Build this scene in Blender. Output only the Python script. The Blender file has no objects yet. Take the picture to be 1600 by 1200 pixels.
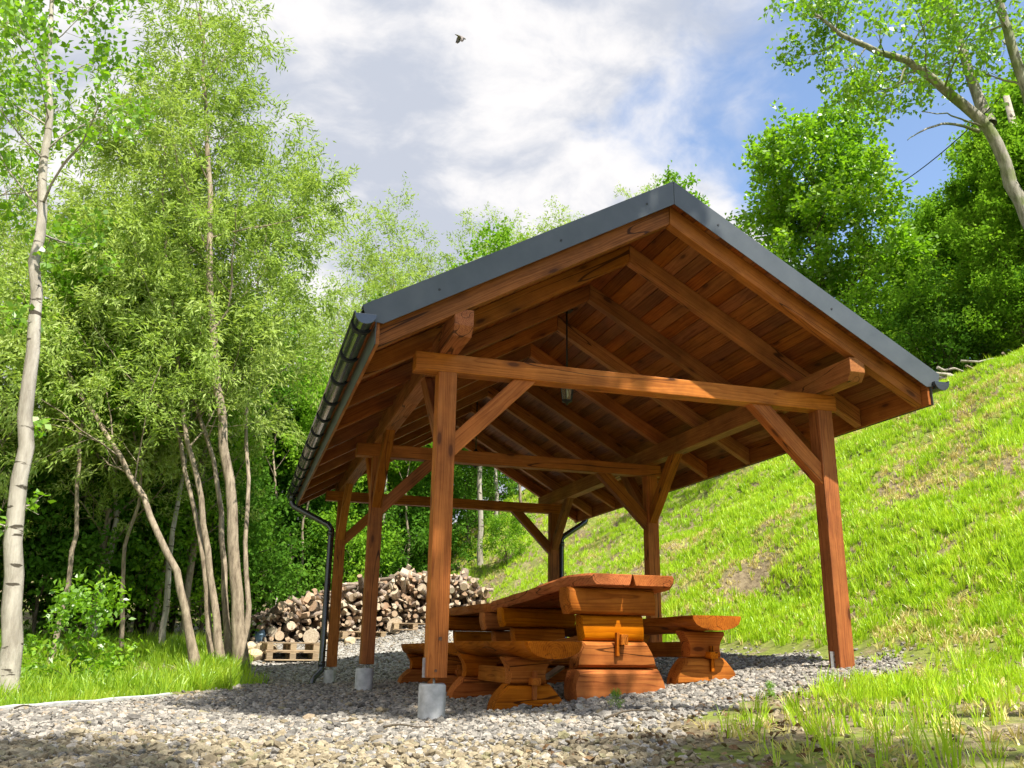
import bpy, bmesh, math, random
import numpy as np
from mathutils import Vector, Matrix, Euler

SC = bpy.context.scene
COL = SC.collection
R = math.radians
random.seed(7)

# ------------------------------------------------------------------ camera
CAM_POS = np.array([-1.350, -6.190, 0.496])
CR = np.array([0.9558, -0.2934, 0.0149])
CF = np.array([0.2774, 0.9179, 0.2821])
CF = CF / np.linalg.norm(CF)
CR = CR - CF * (CR @ CF); CR /= np.linalg.norm(CR)
CU = np.cross(CR, CF)
FPX = 1361.6
cam = bpy.data.cameras.new('camera')
cam.sensor_width = 36.0
cam.lens = FPX / 1600 * 36
cam.clip_start = 0.05
cam.clip_end = 3000
cam_ob = bpy.data.objects.new('camera', cam)
COL.objects.link(cam_ob)
m = Matrix.Identity(4)
for i in range(3):
    m[i][0] = CR[i]; m[i][1] = CU[i]; m[i][2] = -CF[i]; m[i][3] = CAM_POS[i]
cam_ob.matrix_world = m
SC.camera = cam_ob
SC.cycles.max_bounces = 5
SC.cycles.diffuse_bounces = 2
SC.cycles.glossy_bounces = 3
SC.cycles.transmission_bounces = 4
SC.cycles.use_adaptive_sampling = True
SC.cycles.adaptive_threshold = 0.02

# ------------------------------------------------------------------ sky and sun
SUN_EL, SUN_PHI = 59.0, 16.5
SUN_STRENGTH = 5.0
SKY_STRENGTH = 0.14
CLOUD_STRENGTH = 0.50
SC.view_settings.view_transform = 'Standard'
SC.view_settings.look = 'None'
SC.view_settings.exposure = 0.98
SC.view_settings.gamma = 1.0
SC.view_settings.use_curve_mapping = False

sun_to = Vector((math.sin(R(SUN_PHI)) * math.cos(R(SUN_EL)), -math.cos(R(SUN_PHI)) * math.cos(R(SUN_EL)), math.sin(R(SUN_EL))))
sl = bpy.data.lights.new('sun', 'SUN')
sl.energy = SUN_STRENGTH
sl.angle = R(0.53)
sl.color = (1.0, 0.955, 0.87)
so = bpy.data.objects.new('sun', sl)
COL.objects.link(so)
so.rotation_euler = sun_to.to_track_quat('Z', 'Y').to_euler()
so.location = (3, -12, 20)

world = bpy.data.worlds.new('World')
SC.world = world
world.use_nodes = True
wt = world.node_tree
wt.nodes.clear()


class NT:
    """small helper for node trees"""
    def __init__(self, tree):
        self.t = tree
    def n(self, typ, ins=None, **props):
        nd = self.t.nodes.new(typ)
        for k, v in props.items():
            setattr(nd, k, v)
        for k, v in (ins or {}).items():
            s = nd.inputs[k]
            if hasattr(v, 'bl_idname') or hasattr(v, 'is_output'):
                self.t.links.new(v, s)
            else:
                s.default_value = v
        return nd
    def math(self, op, a, b=None, c=None, clamp=False):
        nd = self.n('ShaderNodeMath', operation=op, use_clamp=clamp)
        for i, v in enumerate((a, b, c)):
            if v is None:
                continue
            if hasattr(v, 'is_output'):
                self.t.links.new(v, nd.inputs[i])
            else:
                nd.inputs[i].default_value = v
        return nd.outputs[0]
    def mix(self, fac, a, b, mode='MIX'):
        nd = self.n('ShaderNodeMix', data_type='RGBA', blend_type=mode)
        for i, v in ((0, fac), (6, a), (7, b)):
            if hasattr(v, 'is_output'):
                self.t.links.new(v, nd.inputs[i])
            else:
                if i and len(v) == 3:
                    v = (*v, 1)
                nd.inputs[i].default_value = v
        return nd.outputs[2]
    def ramp(self, fac, stops, interp='LINEAR'):
        nd = self.n('ShaderNodeValToRGB')
        cr = nd.color_ramp
        cr.interpolation = interp
        while len(cr.elements) < len(stops):
            cr.elements.new(0.5)
        for e, (p, c) in zip(cr.elements, stops):
            e.position = p
            e.color = (c, c, c, 1) if isinstance(c, (int, float)) else (*c, 1)
        self.t.links.new(fac, nd.inputs[0])
        return nd.outputs[0]
    def smooth(self, v, a, b):
        nd = self.n('ShaderNodeMapRange', interpolation_type='SMOOTHSTEP')
        self.t.links.new(v, nd.inputs[0])
        nd.inputs[1].default_value = a; nd.inputs[2].default_value = b
        return nd.outputs[0]


w = NT(wt)
sky = w.n('ShaderNodeTexSky', sky_type='NISHITA', sun_disc=False)
sky.sun_elevation = R(SUN_EL)
sky.sun_rotation = R(180 - SUN_PHI)
sky.altitude = 300
sky.air_density = 1.0
sky.dust_density = 1.2
sky.ozone_density = 1.1
tc = w.n('ShaderNodeTexCoord')
sep = w.n('ShaderNodeSeparateXYZ', {0: tc.outputs['Generated']})
zz = w.math('ADD', w.math('MAXIMUM', sep.outputs[2], 0.0), 0.28)
px = w.math('DIVIDE', sep.outputs[0], zz)
py = w.math('DIVIDE', sep.outputs[1], zz)
cv = w.n('ShaderNodeCombineXYZ', {0: px, 1: py, 2: 0.0})
mp = w.n('ShaderNodeMapping', {0: cv.outputs[0], 1: (3.1, 1.7, 0.4)})
warp = w.n('ShaderNodeTexNoise', {'Vector': mp.outputs[0], 'Scale': 2.2, 'Detail': 3.0})
wv = w.n('ShaderNodeVectorMath', {0: warp.outputs[1], 1: (0.28, 0.28, 0.28)}, operation='MULTIPLY')
wv2 = w.n('ShaderNodeVectorMath', {0: mp.outputs[0], 1: wv.outputs[0]}, operation='ADD')
n1 = w.n('ShaderNodeTexNoise', {'Vector': wv2.outputs[0], 'Scale': 1.5, 'Detail': 8.0, 'Roughness': 0.56})
n2 = w.n('ShaderNodeTexNoise', {'Vector': wv2.outputs[0], 'Scale': 3.4, 'Detail': 7.0, 'Roughness': 0.58})
# the cloud bank lies to the north-west, thinning to the east
ga = R(106)
dotg = w.math('ADD', w.math('MULTIPLY', sep.outputs[0], math.sin(ga)), w.math('MULTIPLY', sep.outputs[1], math.cos(ga)))
cov = w.math('SUBTRACT', w.math('ADD', n1.outputs[0], 0.28), w.math('MULTIPLY', dotg, 1.2))
mask = w.smooth(cov, 0.45, 0.57)
shade = w.smooth(n2.outputs[0], 0.42, 0.60)
cc = w.mix(shade, (0.62, 0.665, 0.77), (1.04, 1.02, 1.02))
skyc = w.n('ShaderNodeVectorMath', {0: sky.outputs[0], 1: (SKY_STRENGTH,) * 3}, operation='MULTIPLY')
cl = w.n('ShaderNodeVectorMath', {0: cc, 1: (CLOUD_STRENGTH,) * 3}, operation='MULTIPLY')
fin = w.mix(mask, skyc.outputs[0], cl.outputs[0])
bg = w.n('ShaderNodeBackground', {'Color': fin, 'Strength': 1.0})
wo = w.n('ShaderNodeOutputWorld', {'Surface': bg.outputs[0]})

# ------------------------------------------------------------------ general helpers
WORLD = {}


def at(px_, py_, Y):
    """world point at depth plane y = Y that the camera sees at this photo pixel (used to read positions off)"""
    d = CF + CR * (px_ - 800) / FPX + CU * (600 - py_) / FPX
    return CAM_POS + (Y - CAM_POS[1]) / d[1] * d


def tag(o, label=None, cat=None, group=None, kind=None):
    if label: o['label'] = label
    if cat: o['category'] = cat
    if group: o['group'] = group
    if kind: o['kind'] = kind
    return o


def empty(name, loc, label, cat, group=None, rot=None):
    o = bpy.data.objects.new(name, None)
    COL.objects.link(o)
    o.empty_display_size = 0.2
    M = Matrix.Translation(Vector(loc))
    if rot is not None:
        M = M @ Euler(rot).to_matrix().to_4x4()
    o.matrix_basis = M
    WORLD[o] = M
    return tag(o, label, cat, group)


def put(name, me, M=None, parent=None, mats=None):
    """link mesh `me` with world matrix M under parent"""
    if mats and not len(me.materials):
        for mt in (mats if isinstance(mats, (list, tuple)) else [mats]):
            me.materials.append(mt)
    o = bpy.data.objects.new(name, me)
    COL.objects.link(o)
    M = M if M is not None else Matrix.Identity(4)
    if parent is not None:
        o.parent = parent
        o.matrix_basis = WORLD[parent].inverted() @ M
    else:
        o.matrix_basis = M
    WORLD[o] = M
    return o


def children_of(o):
    return [c for c in list(WORLD) if c.parent == o]


def copy_tree(root, M, label=None, group=None):
    """copy a thing with its parts and sub-parts, placed with world matrix M"""
    kids = children_of(root)
    r = root.copy(); COL.objects.link(r)
    r.matrix_basis = M; WORLD[r] = M
    if label: r['label'] = label
    if group: r['group'] = group
    rel = WORLD[root].inverted()
    for k in kids:
        c = k.copy(); COL.objects.link(c); c.parent = r
        WORLD[c] = M @ rel @ WORLD[k]
        for g in children_of(k):
            d = g.copy(); COL.objects.link(d); d.parent = c
            WORLD[d] = M @ rel @ WORLD[g]
    return r


def mesh_pydata(name, v, f, mat_idx=None, smooth=False):
    me = bpy.data.meshes.new(name)
    me.from_pydata([tuple(p) for p in v], [], [tuple(q) for q in f])
    if mat_idx is not None:
        me.polygons.foreach_set('material_index', np.asarray(mat_idx, dtype=np.int32))
    if smooth:
        me.polygons.foreach_set('use_smooth', np.ones(len(me.polygons), dtype=bool))
    me.update()
    return me


def frame(o, x, up=(0, 0, 1)):
    x = Vector(x).normalized()
    up = Vector(up)
    if abs(x.dot(up.normalized())) > 0.98:
        up = Vector((0, 1, 0)) if abs(x.y) < 0.9 else Vector((1, 0, 0))
    y = up.cross(x).normalized()
    z = x.cross(y)
    M = Matrix((x, y, z)).transposed().to_4x4()
    M.translation = Vector(o)
    return M


def finish_bm(bm, name, bevel=0.0, seg=2):
    if bevel > 0:
        bmesh.ops.bevel(bm, geom=list(bm.edges), offset=bevel, segments=seg, affect='EDGES', profile=0.6, clamp_overlap=True)
    bmesh.ops.recalc_face_normals(bm, faces=list(bm.faces))
    me = bpy.data.meshes.new(name)
    bm.to_mesh(me)
    bm.free()
    return me


_box_cache = {}


def box_mesh(lx, ly, lz, bevel=0.004, jit=None):
    key = (round(lx, 4), round(ly, 4), round(lz, 4), bevel)
    if key in _box_cache:
        return _box_cache[key]
    bm = bmesh.new()
    bmesh.ops.create_cube(bm, size=1.0)
    for v in bm.verts:
        v.co.x *= lx; v.co.y *= ly; v.co.z *= lz
    me = finish_bm(bm, 'box', bevel, 2)
    _box_cache[key] = me
    return me


def beam(name, a, b, w_, h_, parent, mat, up=(0, 0, 1), bevel=0.006, share=True):
    a, b = Vector(a), Vector(b)
    L = (b - a).length
    me = box_mesh(L, w_, h_, bevel)
    if len(me.materials) and me.materials[0] != mat:
        me = me.copy(); me.materials.clear()
    return put(name, me, frame((a + b) / 2, b - a, up), parent, mat)


def prism(name, pts, ext, xaxis, parent, mat, bevel=0.006, up=(0, 0, 1)):
    """polygon of world points extruded by vector ext; local x runs along xaxis (grain)"""
    c = sum((Vector(p) for p in pts), Vector()) / len(pts) + Vector(ext) / 2
    M = frame(c, xaxis, up)
    Mi = M.inverted()
    bm = bmesh.new()
    A = [bm.verts.new(Mi @ Vector(p)) for p in pts]
    B = [bm.verts.new(Mi @ (Vector(p) + Vector(ext))) for p in pts]
    bm.faces.new(A); bm.faces.new(B[::-1])
    n = len(pts)
    for i in range(n):
        bm.faces.new((A[i], B[i], B[(i + 1) % n], A[(i + 1) % n]))
    bmesh.ops.recalc_face_normals(bm, faces=list(bm.faces))
    me = finish_bm(bm, name, bevel)
    return put(name, me, M, parent, mat)


def loft(name, rings, xaxis, parent, mat, smooth=False, caps=True, closed=True, up=(0, 0, 1), mats_idx=None, angle=None):
    """rings: list of equal-length lists of world points"""
    rings = [[Vector(p) for p in r] for r in rings]
    c = sum((p for r in rings for p in r), Vector()) / (len(rings) * len(rings[0]))
    M = frame(c, xaxis, up)
    Mi = M.inverted()
    n = len(rings[0])
    v = [Mi @ p for r in rings for p in r]
    f = []
    for i in range(len(rings) - 1):
        for j in range(n if closed else n - 1):
            k = (j + 1) % n
            f.append((i * n + j, i * n + k, (i + 1) * n + k, (i + 1) * n + j))
    if caps:
        f.append(tuple(range(n))[::-1])
        f.append(tuple((len(rings) - 1) * n + j for j in range(n)))
    bm = bmesh.new()
    vs = [bm.verts.new(p) for p in v]
    for q in f:
        bm.faces.new([vs[i] for i in q])
    if caps:
        bmesh.ops.recalc_face_normals(bm, faces=list(bm.faces))
    if smooth:
        lim = math.cos(R(angle or 40))
        bm.normal_update()
        for fc in bm.faces: fc.smooth = True
        for e in bm.edges:
            if len(e.link_faces) == 2 and e.link_faces[0].normal.dot(e.link_faces[1].normal) < lim:
                e.smooth = False
    me = bpy.data.meshes.new(name)
    bm.to_mesh(me); bm.free()
    return put(name, me, M, parent, mat)


def tube_pts(path, radii, sides=8):
    """vertices and faces of a tube along a path"""
    path = np.asarray(path, float)
    n = len(path)
    radii = np.broadcast_to(np.asarray(radii, float), (n,))
    t = np.gradient(path, axis=0)
    t /= np.linalg.norm(t, axis=1)[:, None] + 1e-9
    ref = np.array([0.31, 0.95, 0.05]) if abs(t[0][2]) > 0.5 else np.array([0.05, 0.1, 1.0])
    u = np.cross(t, ref); u /= np.linalg.norm(u, axis=1)[:, None] + 1e-9
    w2 = np.cross(t, u)
    a = np.linspace(0, 2 * np.pi, sides, endpoint=False)
    ring = u[:, None, :] * np.cos(a)[None, :, None] + w2[:, None, :] * np.sin(a)[None, :, None]
    v = (path[:, None, :] + ring * radii[:, None, None]).reshape(-1, 3)
    f = []
    for i in range(n - 1):
        for j in range(sides):
            k = (j + 1) % sides
            f.append((i * sides + j, i * sides + k, (i + 1) * sides + k, (i + 1) * sides + j))
    return v, f


def tube(name, path, radii, sides, parent, mat, caps=True, smooth=True):
    v, f = tube_pts(path, radii, sides)
    n = len(path)
    if caps:
        f = f + [tuple(range(sides))[::-1], tuple((n - 1) * sides + j for j in range(sides))]
    c = v.mean(axis=0)
    d = np.asarray(path[-1]) - np.asarray(path[0])
    M = frame(c, d)
    Mi = np.array(M.inverted())
    v = v @ Mi[:3, :3].T + Mi[:3, 3]
    me = mesh_pydata(name, v, f, smooth=smooth)
    if caps and smooth:
        me.polygons[len(f) - 1].use_smooth = False
        me.polygons[len(f) - 2].use_smooth = False
    return put(name, me, M, parent, mat)


# numpy value noise
_rs = np.random.RandomState(5)
_tab = _rs.rand(256, 256)


def vnoise(x, y):
    x = np.asarray(x, float); y = np.asarray(y, float)
    xi = np.floor(x).astype(int); yi = np.floor(y).astype(int)
    fx = x - xi; fy = y - yi
    fx = fx * fx * (3 - 2 * fx); fy = fy * fy * (3 - 2 * fy)
    a = _tab[xi & 255, yi & 255]; b = _tab[(xi + 1) & 255, yi & 255]
    c = _tab[xi & 255, (yi + 1) & 255]; d = _tab[(xi + 1) & 255, (yi + 1) & 255]
    return (a * (1 - fx) + b * fx) * (1 - fy) + (c * (1 - fx) + d * fx) * fy


def fbm(x, y, s=1.0, o=4):
    v = 0; a = 0.5; t = 0
    for i in range(o):
        v = v + a * vnoise(np.asarray(x) * s + 17.3 * i, np.asarray(y) * s - 9.1 * i); t += a
        a *= 0.5; s *= 2.03
    return v / t


def sstep(a, b, x):
    t = np.clip((np.asarray(x, float) - a) / (b - a), 0, 1)
    return t * t * (3 - 2 * t)


# ------------------------------------------------------------------ materials
def new_mat(name):
    mt = bpy.data.materials.new(name)
    mt.use_nodes = True
    t = mt.node_tree
    t.nodes.clear()
    return mt, NT(t)


def out_principled(k, color, rough=0.6, spec=0.3, bump=None, bump_str=0.3, bump_dist=0.01, metallic=0.0, **extra):
    b = k.n('ShaderNodeBsdfPrincipled')
    for key, v in (('Base Color', color), ('Roughness', rough), ('Specular IOR Level', spec), ('Metallic', metallic)):
        if hasattr(v, 'is_output'):
            k.t.links.new(v, b.inputs[key])
        else:
            b.inputs[key].default_value = (*v, 1) if key == 'Base Color' and len(v) == 3 else v
    for key, v in extra.items():
        b.inputs[key.replace('_', ' ')].default_value = v
    if bump is not None:
        bn = k.n('ShaderNodeBump', {'Strength': bump_str, 'Distance': bump_dist, 'Height': bump})
        k.t.links.new(bn.outputs[0], b.inputs['Normal'])
    k.n('ShaderNodeOutputMaterial', {'Surface': b.outputs[0]})
    return b


def wood_mat(name, light, mid, dark, rough=0.55, vary=0.27, knots=True, spec=0.2, ring=0.011, wobble=0.03, cracks=True, pith=0.06, ring_amt=0.5):
    """solid timber: growth rings about the local x axis, long fibres, knots and drying cracks"""
    mt, k = new_mat(name)
    tc = k.n('ShaderNodeTexCoord')
    oi = k.n('ShaderNodeObjectInfo')
    rnd = oi.outputs['Random']
    off = k.n('ShaderNodeVectorMath', {0: (37.0, 23.0, 51.0)}, operation='SCALE')
    k.t.links.new(rnd, off.inputs['Scale'])
    pos = k.n('ShaderNodeVectorMath', {0: tc.outputs['Object'], 1: off.outputs[0]}, operation='ADD')
    # pith position differs from piece to piece
    wn = k.n('ShaderNodeTexWhiteNoise', {'W': rnd}, noise_dimensions='1D')
    pv = k.n('ShaderNodeVectorMath', {0: k.n('ShaderNodeVectorMath', {0: wn.outputs['Color'], 1: (0.5, 0.5, 0.5)}, operation='SUBTRACT').outputs[0], 1: (0.0, pith * 2, pith * 2)}, operation='MULTIPLY')
    wmap = k.n('ShaderNodeMapping', {0: pos.outputs[0], 3: (1.1, 4.0, 4.0)})
    warp = k.n('ShaderNodeTexNoise', {'Vector': wmap.outputs[0], 'Scale': 1.0, 'Detail': 3.0})
    wv = k.n('ShaderNodeVectorMath', {0: k.n('ShaderNodeVectorMath', {0: warp.outputs[1], 1: (0.5, 0.5, 0.5)}, operation='SUBTRACT').outputs[0], 1: (0.0, wobble * 2, wobble * 2)}, operation='MULTIPLY')
    p2 = k.n('ShaderNodeVectorMath', {0: tc.outputs['Object'], 1: pv.outputs[0]}, operation='ADD')
    p3 = k.n('ShaderNodeVectorMath', {0: p2.outputs[0], 1: wv.outputs[0]}, operation='ADD')
    p4 = k.n('ShaderNodeVectorMath', {0: p3.outputs[0], 1: (0.0, 1.0, 1.0)}, operation='MULTIPLY')
    ln = k.n('ShaderNodeVectorMath', {0: p4.outputs[0]}, operation='LENGTH')
    fr = k.math('FRACT', k.math('DIVIDE', ln.outputs['Value'], ring))
    rings = k.ramp(fr, [(0.0, 0.05), (0.12, 0.95), (0.55, 0.75), (0.93, 0.30), (1.0, 0.05)])
    m2 = k.n('ShaderNodeMapping', {0: pos.outputs[0], 3: (2.2, 55, 55)})
    g2 = k.n('ShaderNodeTexNoise', {'Vector': m2.outputs[0], 'Scale': 1.0, 'Detail': 4.0, 'Roughness': 0.65})
    m1 = k.n('ShaderNodeMapping', {0: pos.outputs[0], 3: (0.8, 9, 9)})
    g1 = k.n('ShaderNodeTexNoise', {'Vector': m1.outputs[0], 'Scale': 1.0, 'Detail': 3.0})
    blot = k.n('ShaderNodeTexNoise', {'Vector': pos.outputs[0], 'Scale': 2.3, 'Detail': 5.0, 'Roughness': 0.65})
    f = k.math('ADD', k.math('MULTIPLY', rings, 0.42 * ring_amt), k.math('ADD', k.math('MULTIPLY', g2.outputs[0], 0.62), k.math('MULTIPLY', g1.outputs[0], 0.30)))
    f = k.math('SUBTRACT', f, 0.20 * ring_amt - 0.04)
    sc = 0.88
    L3, M3, D3 = (tuple(c * sc for c in v) for v in (light, mid, dark))
    col = k.ramp(f, [(0.30, D3), (0.50, M3), (0.70, L3)])
    bl = k.ramp(blot.outputs[0], [(0.30, 0.62), (0.64, 1.14)])
    col = k.mix(1.0, col, bl, 'MULTIPLY')
    if knots:
        m3 = k.n('ShaderNodeMapping', {0: p3.outputs[0], 3: (2.6, 7.5, 7.5)})
        m3b = k.n('ShaderNodeVectorMath', {0: m3.outputs[0], 1: off.outputs[0]}, operation='ADD')
        vo = k.n('ShaderNodeTexVoronoi', {'Vector': m3b.outputs[0], 'Scale': 1.0})
        sel = k.math('GREATER_THAN', k.n('ShaderNodeSeparateColor', {0: vo.outputs['Color']}).outputs[0], 0.62)
        kn = k.math('MULTIPLY', k.smooth(vo.outputs['Distance'], 0.17, 0.09), sel)
        halo = k.math('MULTIPLY', k.smooth(vo.outputs['Distance'], 0.34, 0.15), sel)
        col = k.mix(k.math('MULTIPLY', halo, 0.45), col, D3)
        col = k.mix(k.math('MULTIPLY', kn, 0.8), col, tuple(c * 0.42 for c in D3))
    if cracks:
        m4 = k.n('ShaderNodeMapping', {0: pos.outputs[0], 3: (0.30, 4.5, 4.5)})
        cn = k.n('ShaderNodeTexNoise', {'Vector': m4.outputs[0], 'Scale': 1.0, 'Detail': 2.0})
        cr = k.smooth(k.math('ABSOLUTE', k.math('SUBTRACT', cn.outputs[0], 0.57)), 0.006, 0.002)
        col = k.mix(k.math('MULTIPLY', cr, 0.85), col, tuple(c * 0.2 for c in D3))
    hv = k.n('ShaderNodeHueSaturation', {'Color': col})
    wn2 = k.n('ShaderNodeTexWhiteNoise', {'W': k.math('ADD', rnd, 3.3)}, noise_dimensions='1D')
    k.t.links.new(k.math('ADD', k.math('MULTIPLY', wn2.outputs['Value'], vary * 2), 1.0 - vary), hv.inputs['Value'])
    k.t.links.new(k.math('ADD', k.math('MULTIPLY', rnd, 0.008), 0.494), hv.inputs['Hue'])
    k.t.links.new(k.math('ADD', k.math('MULTIPLY', wn.outputs['Value'], 0.10), 0.94), hv.inputs['Saturation'])
    out_principled(k, hv.outputs[0], rough=k.ramp(f, [(0.3, rough + 0.15), (0.7, rough - 0.05)]), spec=spec,
                   bump=f, bump_str=0.45, bump_dist=0.004)
    return mt


M_WOOD = wood_mat('stained_timber', (0.50, 0.176, 0.036), (0.37, 0.116, 0.022), (0.17, 0.047, 0.009))
M_BOARD = wood_mat('ceiling_boards', (0.34, 0.108, 0.022), (0.25, 0.073, 0.014), (0.14, 0.036, 0.007), vary=0.28, cracks=False, ring=0.02, wobble=0.05)
M_LOG = wood_mat('varnished_logs', (0.54, 0.170, 0.020), (0.42, 0.118, 0.013), (0.19, 0.043, 0.006), rough=0.55, spec=0.06, vary=0.12, ring=0.016, wobble=0.03, pith=0.05, ring_amt=0.6)
M_TOP = wood_mat('varnished_planks', (0.50, 0.160, 0.024), (0.39, 0.110, 0.016), (0.18, 0.042, 0.007), rough=0.52, spec=0.08, vary=0.10, ring=0.015, wobble=0.025, pith=0.04, ring_amt=0.5)
M_RAW = wood_mat('raw_pallet_wood', (0.55, 0.42, 0.26), (0.44, 0.32, 0.19), (0.28, 0.19, 0.11), rough=0.8, spec=0.15, vary=0.2)


def simple_noise_mat(name, c1, c2, scale=8.0, rough=0.8, spec=0.2, bump=0.3, bump_dist=0.01, metallic=0.0, detail=6.0, obj_vary=0.0, coord='Object'):
    mt, k = new_mat(name)
    tc = k.n('ShaderNodeTexCoord')
    n = k.n('ShaderNodeTexNoise', {'Vector': tc.outputs[coord], 'Scale': scale, 'Detail': detail, 'Roughness': 0.6})
    col = k.ramp(n.outputs[0], [(0.3, c1), (0.7, c2)])
    if obj_vary:
        oi = k.n('ShaderNodeObjectInfo')
        hv = k.n('ShaderNodeHueSaturation', {'Color': col})
        k.t.links.new(k.math('ADD', k.math('MULTIPLY', oi.outputs['Random'], obj_vary * 2), 1.0 - obj_vary), hv.inputs['Value'])
        col = hv.outputs[0]
    out_principled(k, col, rough=rough, spec=spec, bump=n.outputs[0] if bump else None, bump_str=bump, bump_dist=bump_dist, metallic=metallic)
    return mt


M_METAL = simple_noise_mat('anthracite_sheet_metal', (0.060, 0.069, 0.073), (0.084, 0.094, 0.099), 4.0, rough=0.34, spec=0.45, bump=0.06)
M_GUTTER = simple_noise_mat('anthracite_gutter', (0.022, 0.027, 0.029), (0.032, 0.038, 0.041), 3.0, rough=0.12, spec=0.9, bump=0.01)
M_BRACKET = simple_noise_mat('black_bracket_steel', (0.010, 0.011, 0.012), (0.016, 0.018, 0.019), 3.0, rough=0.6, spec=0.3, bump=0.02)
M_STEEL = simple_noise_mat('galvanised_steel', (0.32, 0.32, 0.32), (0.48, 0.48, 0.47), 20.0, rough=0.45, spec=0.5, bump=0.1, metallic=0.7)
M_BOLT = simple_noise_mat('rusty_bolt', (0.10, 0.05, 0.03), (0.20, 0.10, 0.05), 40.0, rough=0.7, bump=0.1)
M_CONC = simple_noise_mat('concrete', (0.36, 0.36, 0.34), (0.60, 0.595, 0.57), 14.0, rough=0.9, spec=0.15, bump=0.35, bump_dist=0.006)
M_DARK = simple_noise_mat('dark_iron', (0.018, 0.018, 0.018), (0.03, 0.03, 0.03), 10, rough=0.45, spec=0.4, bump=0.05)
M_ROCK = simple_noise_mat('sandstone', (0.36, 0.27, 0.16), (0.60, 0.49, 0.33), 5.0, rough=0.95, spec=0.1, bump=0.6, bump_dist=0.03, obj_vary=0.15)
M_BIRD = simple_noise_mat('grey_plumage', (0.16, 0.13, 0.12), (0.34, 0.30, 0.27), 25.0, rough=0.8, bump=0.0)
M_TARP = simple_noise_mat('blue_grey_tarp', (0.12, 0.19, 0.26), (0.24, 0.33, 0.40), 9.0, rough=0.5, bump=0.4)
M_BARKLOG = simple_noise_mat('firewood_bark', (0.12, 0.085, 0.062), (0.46, 0.37, 0.29), 9.0, rough=0.95, spec=0.05, bump=0.7, bump_dist=0.02, obj_vary=0.45)


def cut_mat():
    mt, k = new_mat('firewood_cut')
    tc = k.n('ShaderNodeTexCoord')
    oi = k.n('ShaderNodeObjectInfo')
    n = k.n('ShaderNodeTexNoise', {'Vector': tc.outputs['Object'], 'Scale': 7.0, 'Detail': 5.0})
    col = k.ramp(n.outputs[0], [(0.3, (0.36, 0.30, 0.23)), (0.7, (0.64, 0.57, 0.47))])
    tint = k.ramp(oi.outputs['Random'], [(0.0, (0.62, 0.46, 0.36)), (0.35, (0.95, 0.80, 0.66)), (0.7, (1.0, 0.98, 0.9)), (1.0, (0.75, 0.62, 0.5))])
    out_principled(k, k.mix(1.0, col, tint, 'MULTIPLY'), rough=0.9, spec=0.1, bump=n.outputs[0], bump_str=0.4)
    return mt


M_CUT = cut_mat()


def bark_mat(name, c1, c2, scale=6.0, blot=None, moss=None):
    mt, k = new_mat(name)
    tc = k.n('ShaderNodeTexCoord')
    mp_ = k.n('ShaderNodeMapping', {0: tc.outputs['Object'], 3: (1.0, 1.0, 0.22)})
    n = k.n('ShaderNodeTexNoise', {'Vector': mp_.outputs[0], 'Scale': scale * 3, 'Detail': 8.0, 'Roughness': 0.7})
    n_b = k.n('ShaderNodeTexNoise', {'Vector': tc.outputs['Object'], 'Scale': 2.0, 'Detail': 4.0})
    col = k.ramp(n.outputs[0], [(0.32, c1), (0.62, c2)])
    if blot:
        m5 = k.n('ShaderNodeMapping', {0: tc.outputs['Object'], 3: (4.0, 4.0, 14.0)})
        nb = k.n('ShaderNodeTexNoise', {'Vector': m5.outputs[0], 'Scale': 1.0, 'Detail': 4.0})
        col = k.mix(k.smooth(nb.outputs[0], 0.61, 0.65), col, blot)
    if moss:
        col = k.mix(k.math('MULTIPLY', k.smooth(n_b.outputs[0], 0.46, 0.66), 0.75), col, moss)
    out_principled(k, col, rough=0.92, spec=0.1, bump=n.outputs[0], bump_str=0.8, bump_dist=0.03)
    return mt


M_BARK_PALE = bark_mat('pale_smooth_bark', (0.24, 0.21, 0.165), (0.46, 0.42, 0.34), 3.0, blot=(0.08, 0.068, 0.05))
M_BARK_WILLOW = bark_mat('willow_bark', (0.11, 0.082, 0.056), (0.40, 0.325, 0.23), 5.0)
M_BARK_DARK = bark_mat('dark_bark', (0.045, 0.035, 0.025), (0.16, 0.125, 0.09), 5.0, moss=(0.09, 0.12, 0.03))
M_BARK_GREY = bark_mat('lichen_grey_bark', (0.13, 0.115, 0.09), (0.42, 0.39, 0.32), 4.0, moss=(0.16, 0.21, 0.05))


def leaf_mat(name, c_dark, c_mid, c_light, trans=0.42, gloss=0.0):
    mt, k = new_mat(name)
    at_ = k.n('ShaderNodeAttribute', attribute_name='rnd')
    oi = k.n('ShaderNodeObjectInfo')
    f = k.math('ADD', k.math('MULTIPLY', at_.outputs['Fac'], 0.85), k.math('MULTIPLY', oi.outputs['Random'], 0.15))
    col = k.ramp(f, [(p, tuple(c * 0.9 for c in v)) for p, v in ((0.0, c_dark), (0.5, c_mid), (1.0, c_light))])
    d = k.n('ShaderNodeBsdfDiffuse', {'Color': col})
    t = k.n('ShaderNodeBsdfTranslucent', {'Color': k.mix(1.0, col, (1.15, 1.2, 0.55), 'MULTIPLY')})
    g = k.n('ShaderNodeBsdfGlossy', {'Color': (1, 1, 1, 1), 'Roughness': 0.42})
    mx = k.n('ShaderNodeMixShader', {0: trans, 1: d.outputs[0], 2: t.outputs[0]})
    mx2 = k.n('ShaderNodeMixShader', {0: gloss, 1: mx.outputs[0], 2: g.outputs[0]}) if gloss > 0 else mx
    k.n('ShaderNodeOutputMaterial', {'Surface': mx2.outputs[0]})
    return mt


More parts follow.
